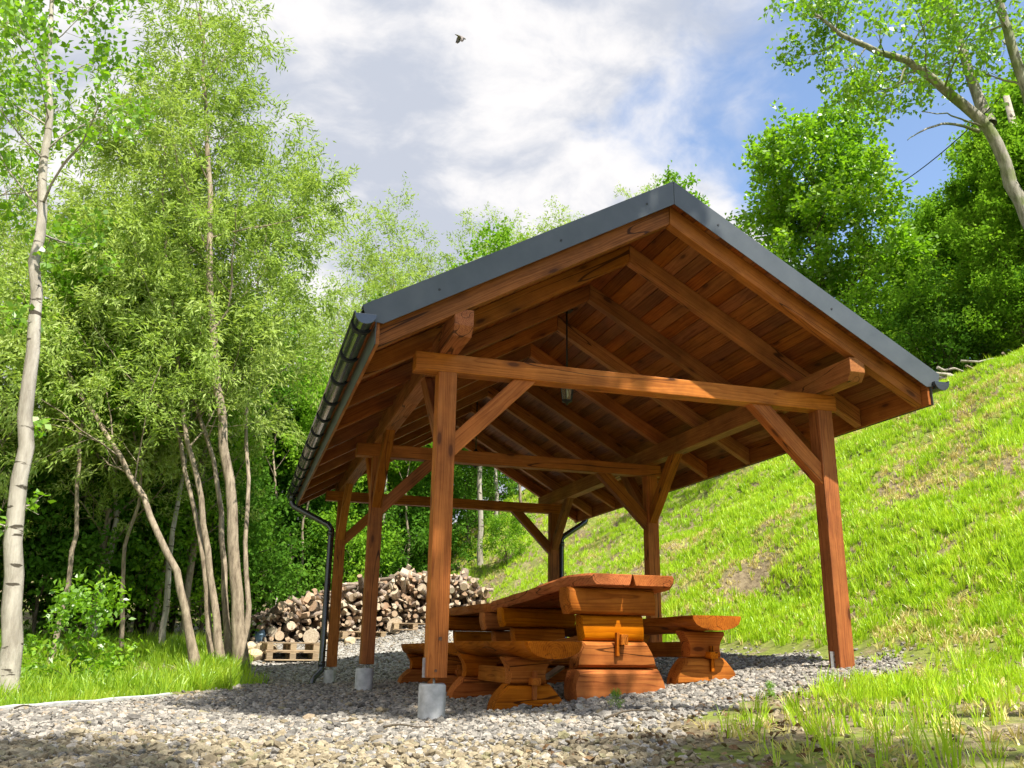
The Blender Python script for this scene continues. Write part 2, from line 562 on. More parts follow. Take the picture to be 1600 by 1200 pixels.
L_WILLOW = leaf_mat('willow_leaves', (0.19, 0.31, 0.055), (0.36, 0.49, 0.11), (0.56, 0.66, 0.25))
L_BRIGHT = leaf_mat('bright_broad_leaves', (0.13, 0.28, 0.014), (0.24, 0.46, 0.022), (0.42, 0.58, 0.035), trans=0.5, gloss=0.05)
L_MID = leaf_mat('mid_green_leaves', (0.12, 0.27, 0.022), (0.22, 0.42, 0.034), (0.35, 0.55, 0.055))
L_DARK = leaf_mat('deep_green_leaves', (0.055, 0.15, 0.016), (0.105, 0.24, 0.027), (0.19, 0.35, 0.045))
L_GRASS = leaf_mat('grass_blades', (0.13, 0.25, 0.018), (0.20, 0.37, 0.02), (0.40, 0.46, 0.05), trans=0.45, gloss=0.04)


def grass_mat(name, cols, trans=0.45):
    mt, k = new_mat(name)
    oi = k.n('ShaderNodeObjectInfo')
    at_ = k.n('ShaderNodeAttribute', attribute_name='rnd')
    pn = k.n('ShaderNodeTexNoise', {'Vector': oi.outputs['Location'], 'Scale': 0.9, 'Detail': 4.0, 'Roughness': 0.65})
    f = k.math('ADD', k.math('MULTIPLY', at_.outputs['Fac'], 0.35), k.math('MULTIPLY', oi.outputs['Random'], 0.35))
    f = k.math('ADD', f, k.math('MULTIPLY', k.math('SUBTRACT', pn.outputs[0], 0.35), 0.9))
    col = k.ramp(f, [(p, tuple(c * 1.12 for c in v)) for p, v in cols])
    d = k.n('ShaderNodeBsdfDiffuse', {'Color': col})
    t = k.n('ShaderNodeBsdfTranslucent', {'Color': k.mix(1.0, col, (1.15, 1.15, 0.6), 'MULTIPLY')})
    g = k.n('ShaderNodeBsdfGlossy', {'Color': (1, 1, 1, 1), 'Roughness': 0.4})
    mx = k.n('ShaderNodeMixShader', {0: trans, 1: d.outputs[0], 2: t.outputs[0]})
    mx2 = k.n('ShaderNodeMixShader', {0: 0.03, 1: mx.outputs[0], 2: g.outputs[0]})
    k.n('ShaderNodeOutputMaterial', {'Surface': mx2.outputs[0]})
    return mt


G_FRESH = grass_mat('fresh_grass', [(0.0, (0.22, 0.38, 0.016)), (0.5, (0.38, 0.56, 0.022)), (0.85, (0.52, 0.64, 0.045)), (1.0, (0.60, 0.56, 0.14))])
G_VERGE = grass_mat('verge_grass', [(0.0, (0.10, 0.20, 0.014)), (0.45, (0.24, 0.40, 0.022)), (0.8, (0.40, 0.52, 0.035)), (1.0, (0.50, 0.50, 0.09))])
G_DRY = grass_mat('dry_grass', [(0.0, (0.36, 0.36, 0.07)), (0.5, (0.56, 0.48, 0.18)), (1.0, (0.66, 0.55, 0.28))], trans=0.25)

# ------------------------------------------------------------------ ground
Y_XL = [-9, 0, 0.8, 2.0, 3.0, 4.0, 8.0, 10.5, 16.0, 20.0]
X_XL = [-7, -3.25, -2.85, -2.15, -1.6, -1.35, -1.05, -1.3, -3.0, -3.0]
Y_XR = [-9, -3.5, -2.6, -1.7, -1.0, -0.5, 0.0, 2.0, 8.0, 13.0, 18.0, 22.0]
X_XR = [0.0, 0.3, 0.45, 1.0, 2.2, 3.6, 3.85, 3.8, 3.6, 3.6, 1.6, -4.0]
Y_TOE = [-9, 2, 8, 13, 15.2, 18, 40]
X_TOE = [4.0, 3.95, 3.7, 3.75, 3.0, 1.75, 0.8]


def ground_z(x, y):
    x = np.asarray(x, float); y = np.asarray(y, float)
    z = 0.1 * np.clip(0.5 * (x + np.sqrt(x * x + 0.05)), 0, 4.1)
    z = z - 0.15 * sstep(4.2, 6.4, y) * sstep(3.0, 1.0, x) + 0.175 * np.clip(y - 7.9, 0, 2.6) + 0.05 * np.clip(y - 10.5, 0, 4)
    d = x - np.interp(y, Y_TOE, X_TOE)
    dd = 0.5 * (d + np.sqrt(d * d + 0.12)) - 0.05
    top = 7.3 + 1.2 * (vnoise(y * 0.22 + 3.1, 0.5) - 0.5)
    low = np.minimum(dd, top)
    h = 0.69 * low + 0.16 * np.clip(dd - top, 0, 40)
    h = h - 0.35 * np.exp(-((dd - top) / 0.8) ** 2) * 0.35
    rough = sstep(0.2, 1.2, dd)
    h = h + rough * (0.55 * (fbm(x, y, 0.7, 3) - 0.5) + 0.30 * (fbm(x + 40, y, 2.2, 3) - 0.5))
    # small slumps in the bank
    for (sx, sy, sr, sd) in ((5.3, 4.4, 0.5, 0.48), (5.0, 6.6, 0.55, 0.34), (7.0, 3.2, 0.6, 0.20), (4.5, 8.8, 0.7, 0.2)):
        h = h - sd * np.exp(-(((x - sx) / sr) ** 2 + ((y - sy) / (sr * 0.8)) ** 2))
    z = z + h
    # the wooded ground behind climbs gently
    z = z + 0.16 * np.clip(y - 19, 0, 40) * sstep(6, -2, x) + 0.05 * np.clip(-9 - x, 0, 60)
    # verge on the left falls away a little past the kerb; mound at the willow roots
    left = np.interp(y, Y_XL, X_XL) - x
    z = z - 0.10 * sstep(0.1, 1.4, left) * (1 - sstep(6, 9, y))
    z = z + 0.24 * np.exp(-(((x + 1.55) / 0.75) ** 2 + ((y - 7.6) / 1.1) ** 2))
    z = z + 0.05 * (fbm(x, y, 0.8, 3) - 0.5) + 0.02 * (fbm(x + 9, y, 4.0, 2) - 0.5)
    return z


def gz(x, y):
    return float(ground_z(np.array([x]), np.array([y]))[0])


def gravel_mask(x, y):
    n = (fbm(x, y, 1.6, 4) - 0.5) * 0.7
    xl = np.interp(y, Y_XL, X_XL); xr = np.interp(y, Y_XR, X_XR)
    a = sstep(-0.06, 0.12, x - xl + n * np.where(np.asarray(y) > 3, 0.9, 0.12))
    b = sstep(-0.15, 0.35, xr - x + n)
    return a * b


def axis_grid(lo, hi, step, far, grow=1.35):
    c = list(np.arange(lo, hi + 1e-6, step))
    s = step; v = hi; up = []
    while v < far:
        s *= grow; v += s; up.append(v)
    s = step; v = lo; dn = []
    while v > -far:
        s *= grow; v -= s; dn.append(v)
    return np.array(dn[::-1] + c + up)


gx = axis_grid(-5.5, 13.5, 0.11, 400)
gy = axis_grid(-5.5, 20.0, 0.12, 400)
XX, YY = np.meshgrid(gx, gy, indexing='ij')
ZZ = ground_z(XX, YY)
far_fade = sstep(60, 200, np.hypot(XX, YY))
ZZ = ZZ * (1 - far_fade) + 0.0 * far_fade
nx, ny = XX.shape
V = np.stack([XX.ravel(), YY.ravel(), ZZ.ravel()], 1)
ii = np.arange(nx * ny).reshape(nx, ny)
F = np.stack([ii[:-1, :-1].ravel(), ii[1:, :-1].ravel(), ii[1:, 1:].ravel(), ii[:-1, 1:].ravel()], 1)


def fast_mesh(name, V, F, smooth=True):
    me = bpy.data.meshes.new(name)
    n, k = F.shape
    me.vertices.add(len(V)); me.loops.add(n * k); me.polygons.add(n)
    me.vertices.foreach_set('co', np.ascontiguousarray(V, dtype=np.float32).ravel())
    me.loops.foreach_set('vertex_index', np.ascontiguousarray(F, dtype=np.int32).ravel())
    me.polygons.foreach_set('loop_start', np.arange(0, n * k, k, dtype=np.int32))
    me.polygons.foreach_set('loop_total', np.full(n, k, dtype=np.int32))
    if smooth:
        me.polygons.foreach_set('use_smooth', np.ones(n, dtype=bool))
    me.update(calc_edges=True)
    return me


gme = fast_mesh('ground', V, F)
GM = gravel_mask(XX, YY).ravel()
aw = gme.attributes.new('gravel', 'FLOAT', 'POINT')
aw.data.foreach_set('value', GM.astype(np.float32))
SLUMPS = ((5.2, 4.4, 0.7), (5.0, 6.6, 0.8), (7.0, 3.2, 0.55), (4.5, 8.8, 0.8), (4.6, 1.5, 0.4), (6.3, 0.6, 0.4))
sm_ = sum(np.exp(-(((XX - sx) / sr) ** 2 + ((YY - sy) / sr) ** 2)) for sx, sy, sr in SLUMPS)
ab = gme.attributes.new('bare', 'FLOAT', 'POINT')
ab.data.foreach_set('value', np.clip(sm_, 0, 1).ravel().astype(np.float32))


def ground_mat():
    mt, k = new_mat('ground_surface')
    tc = k.n('ShaderNodeTexCoord')
    P = tc.outputs['Object']
    g = k.n('ShaderNodeAttribute', attribute_name='gravel').outputs['Fac']
    vo = k.n('ShaderNodeTexVoronoi', {'Vector': P, 'Scale': 34.0, 'Randomness': 1.0})
    vo2 = k.n('ShaderNodeTexVoronoi', {'Vector': P, 'Scale': 34.0, 'Randomness': 1.0}, feature='DISTANCE_TO_EDGE')
    cs = k.n('ShaderNodeSeparateColor', {0: vo.outputs['Color']})
    stone = k.ramp(cs.outputs[0], [(0.0, (0.17, 0.155, 0.135)), (0.5, (0.36, 0.34, 0.31)), (1.0, (0.55, 0.53, 0.49))])
    stone = k.mix(k.smooth(vo2.outputs['Distance'], 0.10, 0.0), stone, (0.10, 0.085, 0.065))
    nb = k.n('ShaderNodeTexNoise', {'Vector': P, 'Scale': 1.3, 'Detail': 6.0, 'Roughness': 0.65})
    nf = k.n('ShaderNodeTexNoise', {'Vector': P, 'Scale': 14.0, 'Detail': 6.0, 'Roughness': 0.7})
    soil = k.ramp(nf.outputs[0], [(0.3, (0.075, 0.055, 0.034)), (0.55, (0.21, 0.165, 0.10)), (0.8, (0.36, 0.30, 0.19))])
    turf = k.ramp(nf.outputs[0], [(0.3, (0.09, 0.12, 0.025)), (0.7, (0.25, 0.28, 0.06))])
    sg = k.mix(k.smooth(nb.outputs[0], 0.42, 0.58), turf, soil)
    br = k.n('ShaderNodeAttribute', attribute_name='bare').outputs['Fac']
    sg = k.mix(k.smooth(br, 0.25, 0.6), sg, soil)
    gm2 = k.smooth(k.math('ADD', g, k.math('MULTIPLY', k.math('SUBTRACT', nf.outputs[0], 0.5), 0.6)), 0.35, 0.65)
    col = k.mix(gm2, sg, stone)
    h = k.math('ADD', k.math('MULTIPLY', vo2.outputs['Distance'], k.math('MULTIPLY', g, 1.2)), nf.outputs[0])
    out_principled(k, col, rough=0.95, spec=0.1, bump=h, bump_str=0.6, bump_dist=0.02)
    return mt


ground = put('ground', gme, None, None, ground_mat())
tag(ground, kind='structure')


# ------------------------------------------------------------------ scattered stuff (stones, grass) by geometry nodes
def scatter(name, pts, rot, scl, idx, protos, label, cat):
    """points with per-point rotation / scale; protos are meshes instanced onto them"""
    me = bpy.data.meshes.new(name)
    n = len(pts)
    me.vertices.add(n)
    me.vertices.foreach_set('co', np.ascontiguousarray(pts, dtype=np.float32).ravel())
    a = me.attributes.new('rot', 'FLOAT_VECTOR', 'POINT'); a.data.foreach_set('vector', rot.astype(np.float32).ravel())
    a = me.attributes.new('scl', 'FLOAT_VECTOR', 'POINT'); a.data.foreach_set('vector', scl.astype(np.float32).ravel())
    a = me.attributes.new('idx', 'INT', 'POINT'); a.data.foreach_set('value', idx.astype(np.int32))
    o = put(name, me)
    ng = bpy.data.node_groups.new(name, 'GeometryNodeTree')
    ng.interface.new_socket('Geometry', in_out='INPUT', socket_type='NodeSocketGeometry')
    ng.interface.new_socket('Geometry', in_out='OUTPUT', socket_type='NodeSocketGeometry')
    N = ng.nodes; Lk = ng.links
    gi = N.new('NodeGroupInput'); go = N.new('NodeGroupOutput')
    iop = N.new('GeometryNodeInstanceOnPoints')
    iop.inputs['Pick Instance'].default_value = True
    join = N.new('GeometryNodeGeometryToInstance')
    for p in protos:
        po = bpy.data.objects.new(p.name, p)
        oi = N.new('GeometryNodeObjectInfo')
        oi.inputs['Object'].default_value = po
        oi.inputs['As Instance'].default_value = False
        gti = N.new('GeometryNodeGeometryToInstance')
        Lk.new(oi.outputs['Geometry'], gti.inputs[0])
        p['_n'] = gti.name
    jn = N.new('GeometryNodeJoinGeometry')
    # join puts the last link first: link in reverse so indices match
    for p in reversed(protos):
        Lk.new(N[p['_n']].outputs[0], jn.inputs[0])
        del p['_n']
    N.remove(join)
    def attr(nm, typ):
        nd = N.new('GeometryNodeInputNamedAttribute'); nd.data_type = typ
        nd.inputs[0].default_value = nm
        return nd.outputs[0]
    Lk.new(gi.outputs[0], iop.inputs['Points'])
    Lk.new(jn.outputs[0], iop.inputs['Instance'])
    Lk.new(attr('idx', 'INT'), iop.inputs['Instance Index'])
    e2r = N.new('FunctionNodeEulerToRotation')
    Lk.new(attr('rot', 'FLOAT_VECTOR'), e2r.inputs[0])
    Lk.new(e2r.outputs[0], iop.inputs['Rotation'])
    Lk.new(attr('scl', 'FLOAT_VECTOR'), iop.inputs['Scale'])
    Lk.new(iop.outputs[0], go.inputs[0])
    md = o.modifiers.new('scatter', 'NODES')
    md.node_group = ng
    tag(o, label, cat, kind='stuff')
    return o


def stone_mesh(name, seed, mat):
    rs = np.random.RandomState(seed)
    bm = bmesh.new()
    bmesh.ops.create_icosphere(bm, subdivisions=1, radius=1.0)
    sx, sy, sz = 1.0, rs.uniform(0.65, 0.95), rs.uniform(0.42, 0.7)
    # chop with random planes for broken facets
    pl = [(Vector(rs.normal(size=3)).normalized(), rs.uniform(0.55, 0.85)) for _ in range(5)]
    for v in bm.verts:
        for nrm, dd in pl:
            t = v.co.dot(nrm)
            if t > dd:
                v.co -= nrm * (t - dd)
        v.co += Vector(rs.normal(size=3)) * 0.06
        v.co.x *= sx; v.co.y *= sy; v.co.z *= sz
    me = finish_bm(bm, name)
    me.materials.append(mat)
    return me


def stone_mat(name, stops):
    mt, k = new_mat(name)
    oi = k.n('ShaderNodeObjectInfo')
    tc = k.n('ShaderNodeTexCoord')
    n = k.n('ShaderNodeTexNoise', {'Vector': tc.outputs['Object'], 'Scale': 1.6, 'Detail': 4.0})
    col = k.ramp(oi.outputs['Random'], [(p, (v[0] * 0.82, v[1] * 0.775, v[2] * 0.70)) for p, v in stops])
    col = k.mix(1.0, col, k.ramp(n.outputs[0], [(0.3, 0.72), (0.7, 1.1)]), 'MULTIPLY')
    out_principled(k, col, rough=0.9, spec=0.15, bump=n.outputs[0], bump_str=0.25, bump_dist=0.2)
    return mt


M_STONE = stone_mat('crushed_limestone', [(0.0, (0.15, 0.145, 0.14)), (0.25, (0.25, 0.245, 0.235)), (0.6, (0.37, 0.355, 0.335)), (0.85, (0.52, 0.50, 0.47)), (1.0, (0.36, 0.29, 0.21))])
M_STONE2 = stone_mat('earthy_stones', [(0.0, (0.20, 0.17, 0.12)), (0.4, (0.35, 0.30, 0.21)), (0.8, (0.47, 0.42, 0.31)), (1.0, (0.26, 0.25, 0.15))])
stones_a = [stone_mesh('stone', 100 + i, M_STONE) for i in range(6)]
stones_b = [stone_mesh('earthy_stone', 200 + i, M_STONE2) for i in range(5)]

rs = np.random.RandomState(11)


def rand_in(n, x0, x1, y0, y1):
    return rs.uniform(x0, x1, n), rs.uniform(y0, y1, n)


xs, ys, sz = [], [], []
for (n, x0, x1, y0, y1, s0, s1) in ((15000, -4.2, 1.6, -4.2, -1.2, 0.015, 0.036), (19000, -4.0, 4.2, -1.2, 0.9, 0.014, 0.034),
                                    (13000, -3.4, 4.1, 0.9, 4.2, 0.015, 0.034), (8000, -2.0, 4.0, 4.2, 8.0, 0.018, 0.036), (6000, -2.6, 3.8, 8.0, 13.5, 0.02, 0.04)):
    a, b = rand_in(n, x0, x1, y0, y1)
    keep = rs.rand(n) < gravel_mask(a, b) + 0.02
    a, b = a[keep], b[keep]
    xs.append(a); ys.append(b)
    s = s0 + (s1 - s0) * rs.rand(len(a)) ** 2.2
    sz.append(s)
# a few bigger pieces
a, b = rand_in(420, -4, 2.5, -3.8, 1.5)
keep = gravel_mask(a, b) > 0.5
xs.append(a[keep]); ys.append(b[keep]); sz.append(rs.uniform(0.034, 0.055, keep.sum()))
xs = np.concatenate(xs); ys = np.concatenate(ys); sz = np.concatenate(sz)
zs = ground_z(xs, ys) + sz * 0.22
# foreground strip carries earthier stones than the fresh limestone under the roof
earthy = sstep(-0.9, -2.0, ys + 0.35 * np.clip(xs, -3, 2) * 0.6 + 1.6 * (fbm(xs, ys, 0.9, 3) - 0.5)) * 0.8 + 0.05
ea = rs.rand(len(xs)) < earthy
for nm, sel, pr, lab in (('gravel', ~ea, stones_a, 'pale crushed limestone gravel spread under and around the pavilion'),
                         ('earthy_gravel', ea, stones_b, 'brownish earthy gravel in the shaded foreground')):
    k_ = int(sel.sum())
    scatter(nm, np.stack([xs[sel], ys[sel], zs[sel]], 1),
            np.stack([rs.normal(0, 0.35, k_), rs.normal(0, 0.35, k_), rs.uniform(0, 6.28, k_)], 1),
            np.stack([sz[sel]] * 3, 1), rs.randint(0, len(pr), k_), pr, lab, 'gravel')


def tuft_mesh(name, seed, mat, n=12, h=(0.6, 1.0), spread=0.28, width=0.045, lean=0.45):
    rs_ = np.random.RandomState(seed)
    v, f, rn = [], [], []
    for b in range(n):
        ang = rs_.uniform(0, 6.28); r0 = spread * math.sqrt(rs_.rand())
        bx, by = r0 * math.cos(ang), r0 * math.sin(ang)
        hh = rs_.uniform(*h); ln = rs_.uniform(0.05, lean) * hh
        la = ang + rs_.normal(0, 0.9)
        wa = rs_.uniform(0, 3.14)
        w_ = width * rs_.uniform(0.6, 1.2)
        i0 = len(v)
        for t, ww in ((0, 1.0), (0.4, 0.9), (0.75, 0.55)):
            cx = bx + ln * t * t * math.cos(la); cy = by + ln * t * t * math.sin(la); cz = hh * (t - 0.12 * t * t)
            v.append((cx - w_ * ww * math.cos(wa), cy - w_ * ww * math.sin(wa), cz))
            v.append((cx + w_ * ww * math.cos(wa), cy + w_ * ww * math.sin(wa), cz))
        v.append((bx + ln * math.cos(la), by + ln * math.sin(la), hh * 0.88))
        f += [(i0, i0 + 1, i0 + 3, i0 + 2), (i0 + 2, i0 + 3, i0 + 5, i0 + 4), (i0 + 4, i0 + 5, i0 + 6)]
        rn += [rs_.rand()] * 3
    me = mesh_pydata(name, v, f)
    a = me.attributes.new('rnd', 'FLOAT', 'FACE'); a.data.foreach_set('value', np.array(rn, dtype=np.float32))
    me.materials.append(mat)
    return me


tuft_g = [tuft_mesh('tuft', 300 + i, G_FRESH) for i in range(5)]
tuft_d = [tuft_mesh('dry_tuft', 320 + i, G_DRY, n=10, h=(0.35, 0.8), lean=1.0) for i in range(3)]
tuft_v = [tuft_mesh('verge_tuft', 360 + i, G_VERGE, n=10, h=(0.5, 1.0), spread=0.2, width=0.024, lean=0.7) for i in range(5)]
tuft_t = [tuft_mesh('tall_tuft', 340 + i, G_FRESH, n=9, h=(0.6, 1.0), spread=0.12, width=0.018, lean=0.5) for i in range(4)]


def scatter_grass(name, x, y, size, protos, label, tilt=0.15):
    k_ = len(x)
    z = ground_z(x, y) - 0.005
    scatter(name, np.stack([x, y, z], 1),
            np.stack([rs.normal(0, tilt, k_), rs.normal(0, tilt, k_), rs.uniform(0, 6.28, k_)], 1),
            np.stack([size, size, size * rs.uniform(0.8, 1.25, k_)], 1), rs.randint(0, len(protos), k_), protos, label, 'grass')


# hillside turf
x1, y1 = rand_in(90000, 3.4, 12.5, -4.5, 9.0)
x2, y2 = rand_in(45000, 1.6, 13.5, 9.0, 24.0)
xh = np.concatenate([x1, x2]); yh = np.concatenate([y1, y2])
dtoe = xh - np.interp(yh, Y_TOE, X_TOE)
bare = fbm(xh, yh, 0.55, 4)
bare2 = fbm(xh + 31, yh + 7, 1.7, 3)
slump = np.zeros_like(xh)
for (sx, sy, sr) in ((5.2, 4.4, 0.7), (5.0, 6.6, 0.8), (7.0, 3.2, 0.55), (4.5, 8.8, 0.8), (4.6, 1.5, 0.4), (6.3, 0.6, 0.4)):
    slump += np.exp(-(((xh - sx) / sr) ** 2 + ((yh - sy) / sr) ** 2))
dens = sstep(-0.15, 0.35, dtoe + (bare2 - 0.5)) * (0.38 + 0.62 * sstep(0.60, 0.49, bare2 * 0.6 + bare * 0.4)) * (1 - 0.85 * np.clip(slump, 0, 1))
keep = rs.rand(len(xh)) < dens
dry = rs.rand(len(xh)) < 0.05 + 0.42 * sstep(0.50, 0.60, bare2 * 0.6 + bare * 0.4) + 0.5 * np.clip(slump, 0, 1)
kg = keep & ~dry; kd = (rs.rand(len(xh)) < 0.75 * sstep(-0.1, 0.3, dtoe) * (1 - 0.9 * np.clip(slump, 0, 1))) & dry
scatter_grass('hillside_grass', xh[kg], yh[kg], (0.05 + 0.11 * rs.rand(kg.sum()) ** 2.2), tuft_g, 'bright green grass covering the steep bank beside the pavilion')
kt = kg & (rs.rand(len(xh)) < 0.05)
scatter_grass('bank_weeds', xh[kt], yh[kt], rs.uniform(0.12, 0.24, kt.sum()), tuft_t, 'taller thin grass stems standing out of the turf on the bank')
scatter_grass('dry_grass', xh[kd], yh[kd], rs.uniform(0.07, 0.13, kd.sum()), tuft_d, 'straw coloured dry grass in thin patches on the bank')
# verge on the left
xv, yv = rand_in(26000, -7.5, -0.4, 0.4, 11.5)
lv = np.interp(yv, Y_XL, X_XL) - xv
keep = (rs.rand(len(xv)) < sstep(-0.02, 0.2, lv + np.where(yv > 2.6, 1.3, 0.25) * (fbm(xv, yv, 2.0, 2) - 0.5)) * (0.12 + 0.88 * sstep(0.42, 0.56, fbm(xv, yv, 1.4, 3))))
hv_ = np.where(yv[keep] < 2.6, 0.12, 0.25) * rs.uniform(0.45, 1.35, keep.sum())
scatter_grass('verge_grass', xv[keep], yv[keep], hv_, tuft_v, 'long green grass on the verge between gravel and wood')
# foreground right: soil with sprouting blades
xf, yf = rand_in(5200, 0.2, 5.0, -3.9, 0.1)
df = xf - np.interp(yf, Y_XR, X_XR)
clump = fbm(xf + 5, yf + 3, 1.5, 3)
keep = rs.rand(len(xf)) < (0.3 + 0.7 * sstep(-2.9, -1.7, yf)) * sstep(-0.1, 1.3, df) * (0.05 + 0.75 * sstep(0.48, 0.62, clump))
scatter_grass('foreground_grass', xf[keep], yf[keep], rs.uniform(0.10, 0.24, keep.sum()), tuft_t, 'tall thin grass sprouting from soil at the front right')
keep = rs.rand(len(xf)) < 0.35 * sstep(0.0, 0.8, df)
scatter_grass('foreground_straw', xf[keep], yf[keep], rs.uniform(0.05, 0.11, keep.sum()), tuft_d, 'dry straw and thatch over the soil at the front right', tilt=0.5)
x5, y5 = rand_in(15000, 0.9, 6.2, -4.6, 0.9)
d5 = x5 - np.interp(y5, Y_XR, X_XR)
cl5 = fbm(x5 + 15, y5 + 3, 1.2, 3)
keep = rs.rand(len(x5)) < sstep(-2.9, -1.5, y5 + 0.9 * (cl5 - 0.5) - 0.25 * np.clip(x5 - 2.2, 0, 3)) * sstep(0.1, 1.2, d5) * (0.15 + 0.85 * sstep(0.55, 0.42, cl5))
scatter_grass('short_grass', x5[keep], y5[keep], (0.045 + 0.09 * rs.rand(keep.sum()) ** 2), tuft_g, 'short grass covering the level ground at the foot of the bank')
# stones and crumbs on that soil
xq, yq = rand_in(5000, -0.5, 4.6, -4.0, -0.3)
dq = xq - np.interp(yq, Y_XR, X_XR)
keep = (dq > -0.3) & (rs.rand(len(xq)) < 0.75 - 0.16 * dq)
xq, yq = xq[keep], yq[keep]; sq = 0.007 + 0.022 * rs.rand(len(xq)) ** 2.5
scatter('soil_crumbs', np.stack([xq, yq, ground_z(xq, yq) + sq * 0.2], 1), np.stack([rs.normal(0, .4, len(xq)), rs.normal(0, .4, len(xq)), rs.uniform(0, 6.28, len(xq))], 1),
        np.stack([sq] * 3, 1), rs.randint(0, 5, len(xq)), stones_b, 'crumbly brown soil and small stones at the front right', 'soil')
# fallen leaves on the soil in front
def dead_leaf_mesh(seed):
    rs_ = np.random.RandomState(seed)
    v = [(0, -1, 0), (0.5, -0.3, 0.15), (0.45, 0.4, 0.2), (0, 1, 0.1), (-0.45, 0.4, 0.25), (-0.5, -0.3, 0.1), (0, 0, 0)]
    f = [(0, 1, 6), (1, 2, 6), (2, 3, 6), (3, 4, 6), (4, 5, 6), (5, 0, 6)]
    v = [(a + rs_.normal(0, .08), b, c + rs_.normal(0, .08)) for a, b, c in v]
    me = mesh_pydata('fallen_leaf', v, f); me.materials.append(M_DEADLEAF)
    return me


M_DEADLEAF = stone_mat('fallen_leaf', [(0.0, (0.10, 0.06, 0.035)), (0.5, (0.24, 0.15, 0.08)), (0.8, (0.36, 0.27, 0.15)), (1.0, (0.20, 0.20, 0.06))])
xd, yd = rand_in(1500, -0.4, 3.6, -3.6, -0.6)
dq = xd - np.interp(yd, Y_XR, X_XR)
keep = (np.abs(dq) < 0.8) & (rs.rand(len(xd)) < 0.6)
xd, yd = xd[keep], yd[keep]; sd_ = rs.uniform(0.012, 0.03, len(xd))
scatter('fallen_leaves', np.stack([xd, yd, ground_z(xd, yd) + 0.015], 1), np.stack([rs.normal(0, .5, len(xd)), rs.normal(0, .5, len(xd)), rs.uniform(0, 6.28, len(xd))], 1),
        np.stack([sd_] * 3, 1), rs.randint(0, 3, len(xd)), [dead_leaf_mesh(i) for i in range(3)], 'brown fallen leaves lying along the edge of the gravel', 'leaves')

# thin concrete kerb at the left edge of the gravel
kp = []
for y in np.linspace(-1.5, 2.6, 24):
    x = float(np.interp(y, Y_XL, X_XL)) - 0.02
    kp.append((x, y))
ring = []
for i, (x, y) in enumerate(kp):
    a = kp[max(i - 1, 0)]; b = kp[min(i + 1, len(kp) - 1)]
    t = Vector((b[0] - a[0], b[1] - a[1], 0)).normalized(); nrm = Vector((t.y, -t.x, 0))
    z = gz(x, y)
    c = Vector((x, y, z))
    ring.append([c + nrm * 0.02 + Vector((0, 0, -0.06)), c + nrm * 0.02 + Vector((0, 0, 0.024)), c + nrm * 0.014 + Vector((0, 0, 0.030)),
                 c - nrm * 0.014 + Vector((0, 0, 0.030)), c - nrm * 0.02 + Vector((0, 0, 0.024)), c - nrm * 0.02 + Vector((0, 0, -0.06))])
kb = loft('kerb', ring, (0, 1, 0), None, M_CONC)
tag(kb, 'thin pale concrete kerb between the gravel and the left verge', 'kerb')
#@@PAVILION@@

# ------------------------------------------------------------------ pavilion
W_, L1, B_ = 3.30, 3.354, 6.812       # post spacing across, middle and back row
S = 0.14
H_TIE = 2.424
ZR, MSL = 4.0245, 0.5728             # ridge height and slope of the roof's upper face
XM = W_ / 2
FO, YB = -0.622, 7.50                # front and back verge
E_OUT = 0.73                         # eave overhang of the roof skin


def roof_z(x):
    return ZR - MSL * abs(x - XM)


pav = empty('timber_pavilion', (XM, 3.4, 0.1), 'open brown timber picnic pavilion with a dark grey metal gable roof', 'pavilion')

post_bottoms = {(0, 0): 0.243, (0, 1): 0.237, (0, 2): 0.104, (1, 0): gz(W_, 0) - 0.03, (1, 1): gz(W_, L1) - 0.02, (1, 2): gz(W_, B_) - 0.02}
post_y = (0.0, L1, B_)
for (side, row), zb in post_bottoms.items():
    x = side * W_; y = post_y[row]
    p = beam('post', (x, y, zb), (x, y, H_TIE), S, S, pav, M_WOOD, bevel=0.007)
    if side == 0:
        tube('threaded_rod', [(x - 0.005, y, zb - 0.09), (x - 0.005, y, zb + 0.01)], 0.009, 8, p, M_STEEL)
        if row != 0:
            tube('threaded_rod', [(x + 0.022, y, zb - 0.09), (x + 0.022, y, zb + 0.01)], 0.006, 8, p, M_STEEL)
    if side == 0 and row == 0:
        for (bz, bx) in ((0.50, 0.012), (0.29, -0.012)):
            tube('bolt', [(x + bx, y - S / 2 - 0.006, bz), (x + bx, y - S / 2 + 0.01, bz)], 0.014 if bz > 0.4 else 0.010, 10, p, M_BOLT)
        beam('steel_strap', (x - S / 2 - 0.003, y, zb), (x - S / 2 - 0.003, y, zb + 0.13), 0.004, 0.035, p, M_STEEL, up=(1, 0, 0), bevel=0.001)
    if side == 1 and row == 0:
        gl = gz(x, y)
        beam('steel_bracket', (x - S / 2 - 0.003, y - 0.01, gl - 0.02), (x - S / 2 - 0.003, y - 0.01, gl + 0.125), 0.005, 0.075, p, M_STEEL, up=(1, 0, 0), bevel=0.001)
        for hz in (0.045, 0.09):
            tube('bolt', [(x - S / 2 - 0.010, y - 0.01, gl + hz), (x - S / 2, y - 0.01, gl + hz)], 0.008, 8, p, M_BOLT)

for row, y in enumerate(post_y):
    beam('tie_beam', (-0.25, y, H_TIE + 0.07), (W_ + 0.12, y, H_TIE + 0.07), S, 0.14, pav, M_WOOD, bevel=0.008)

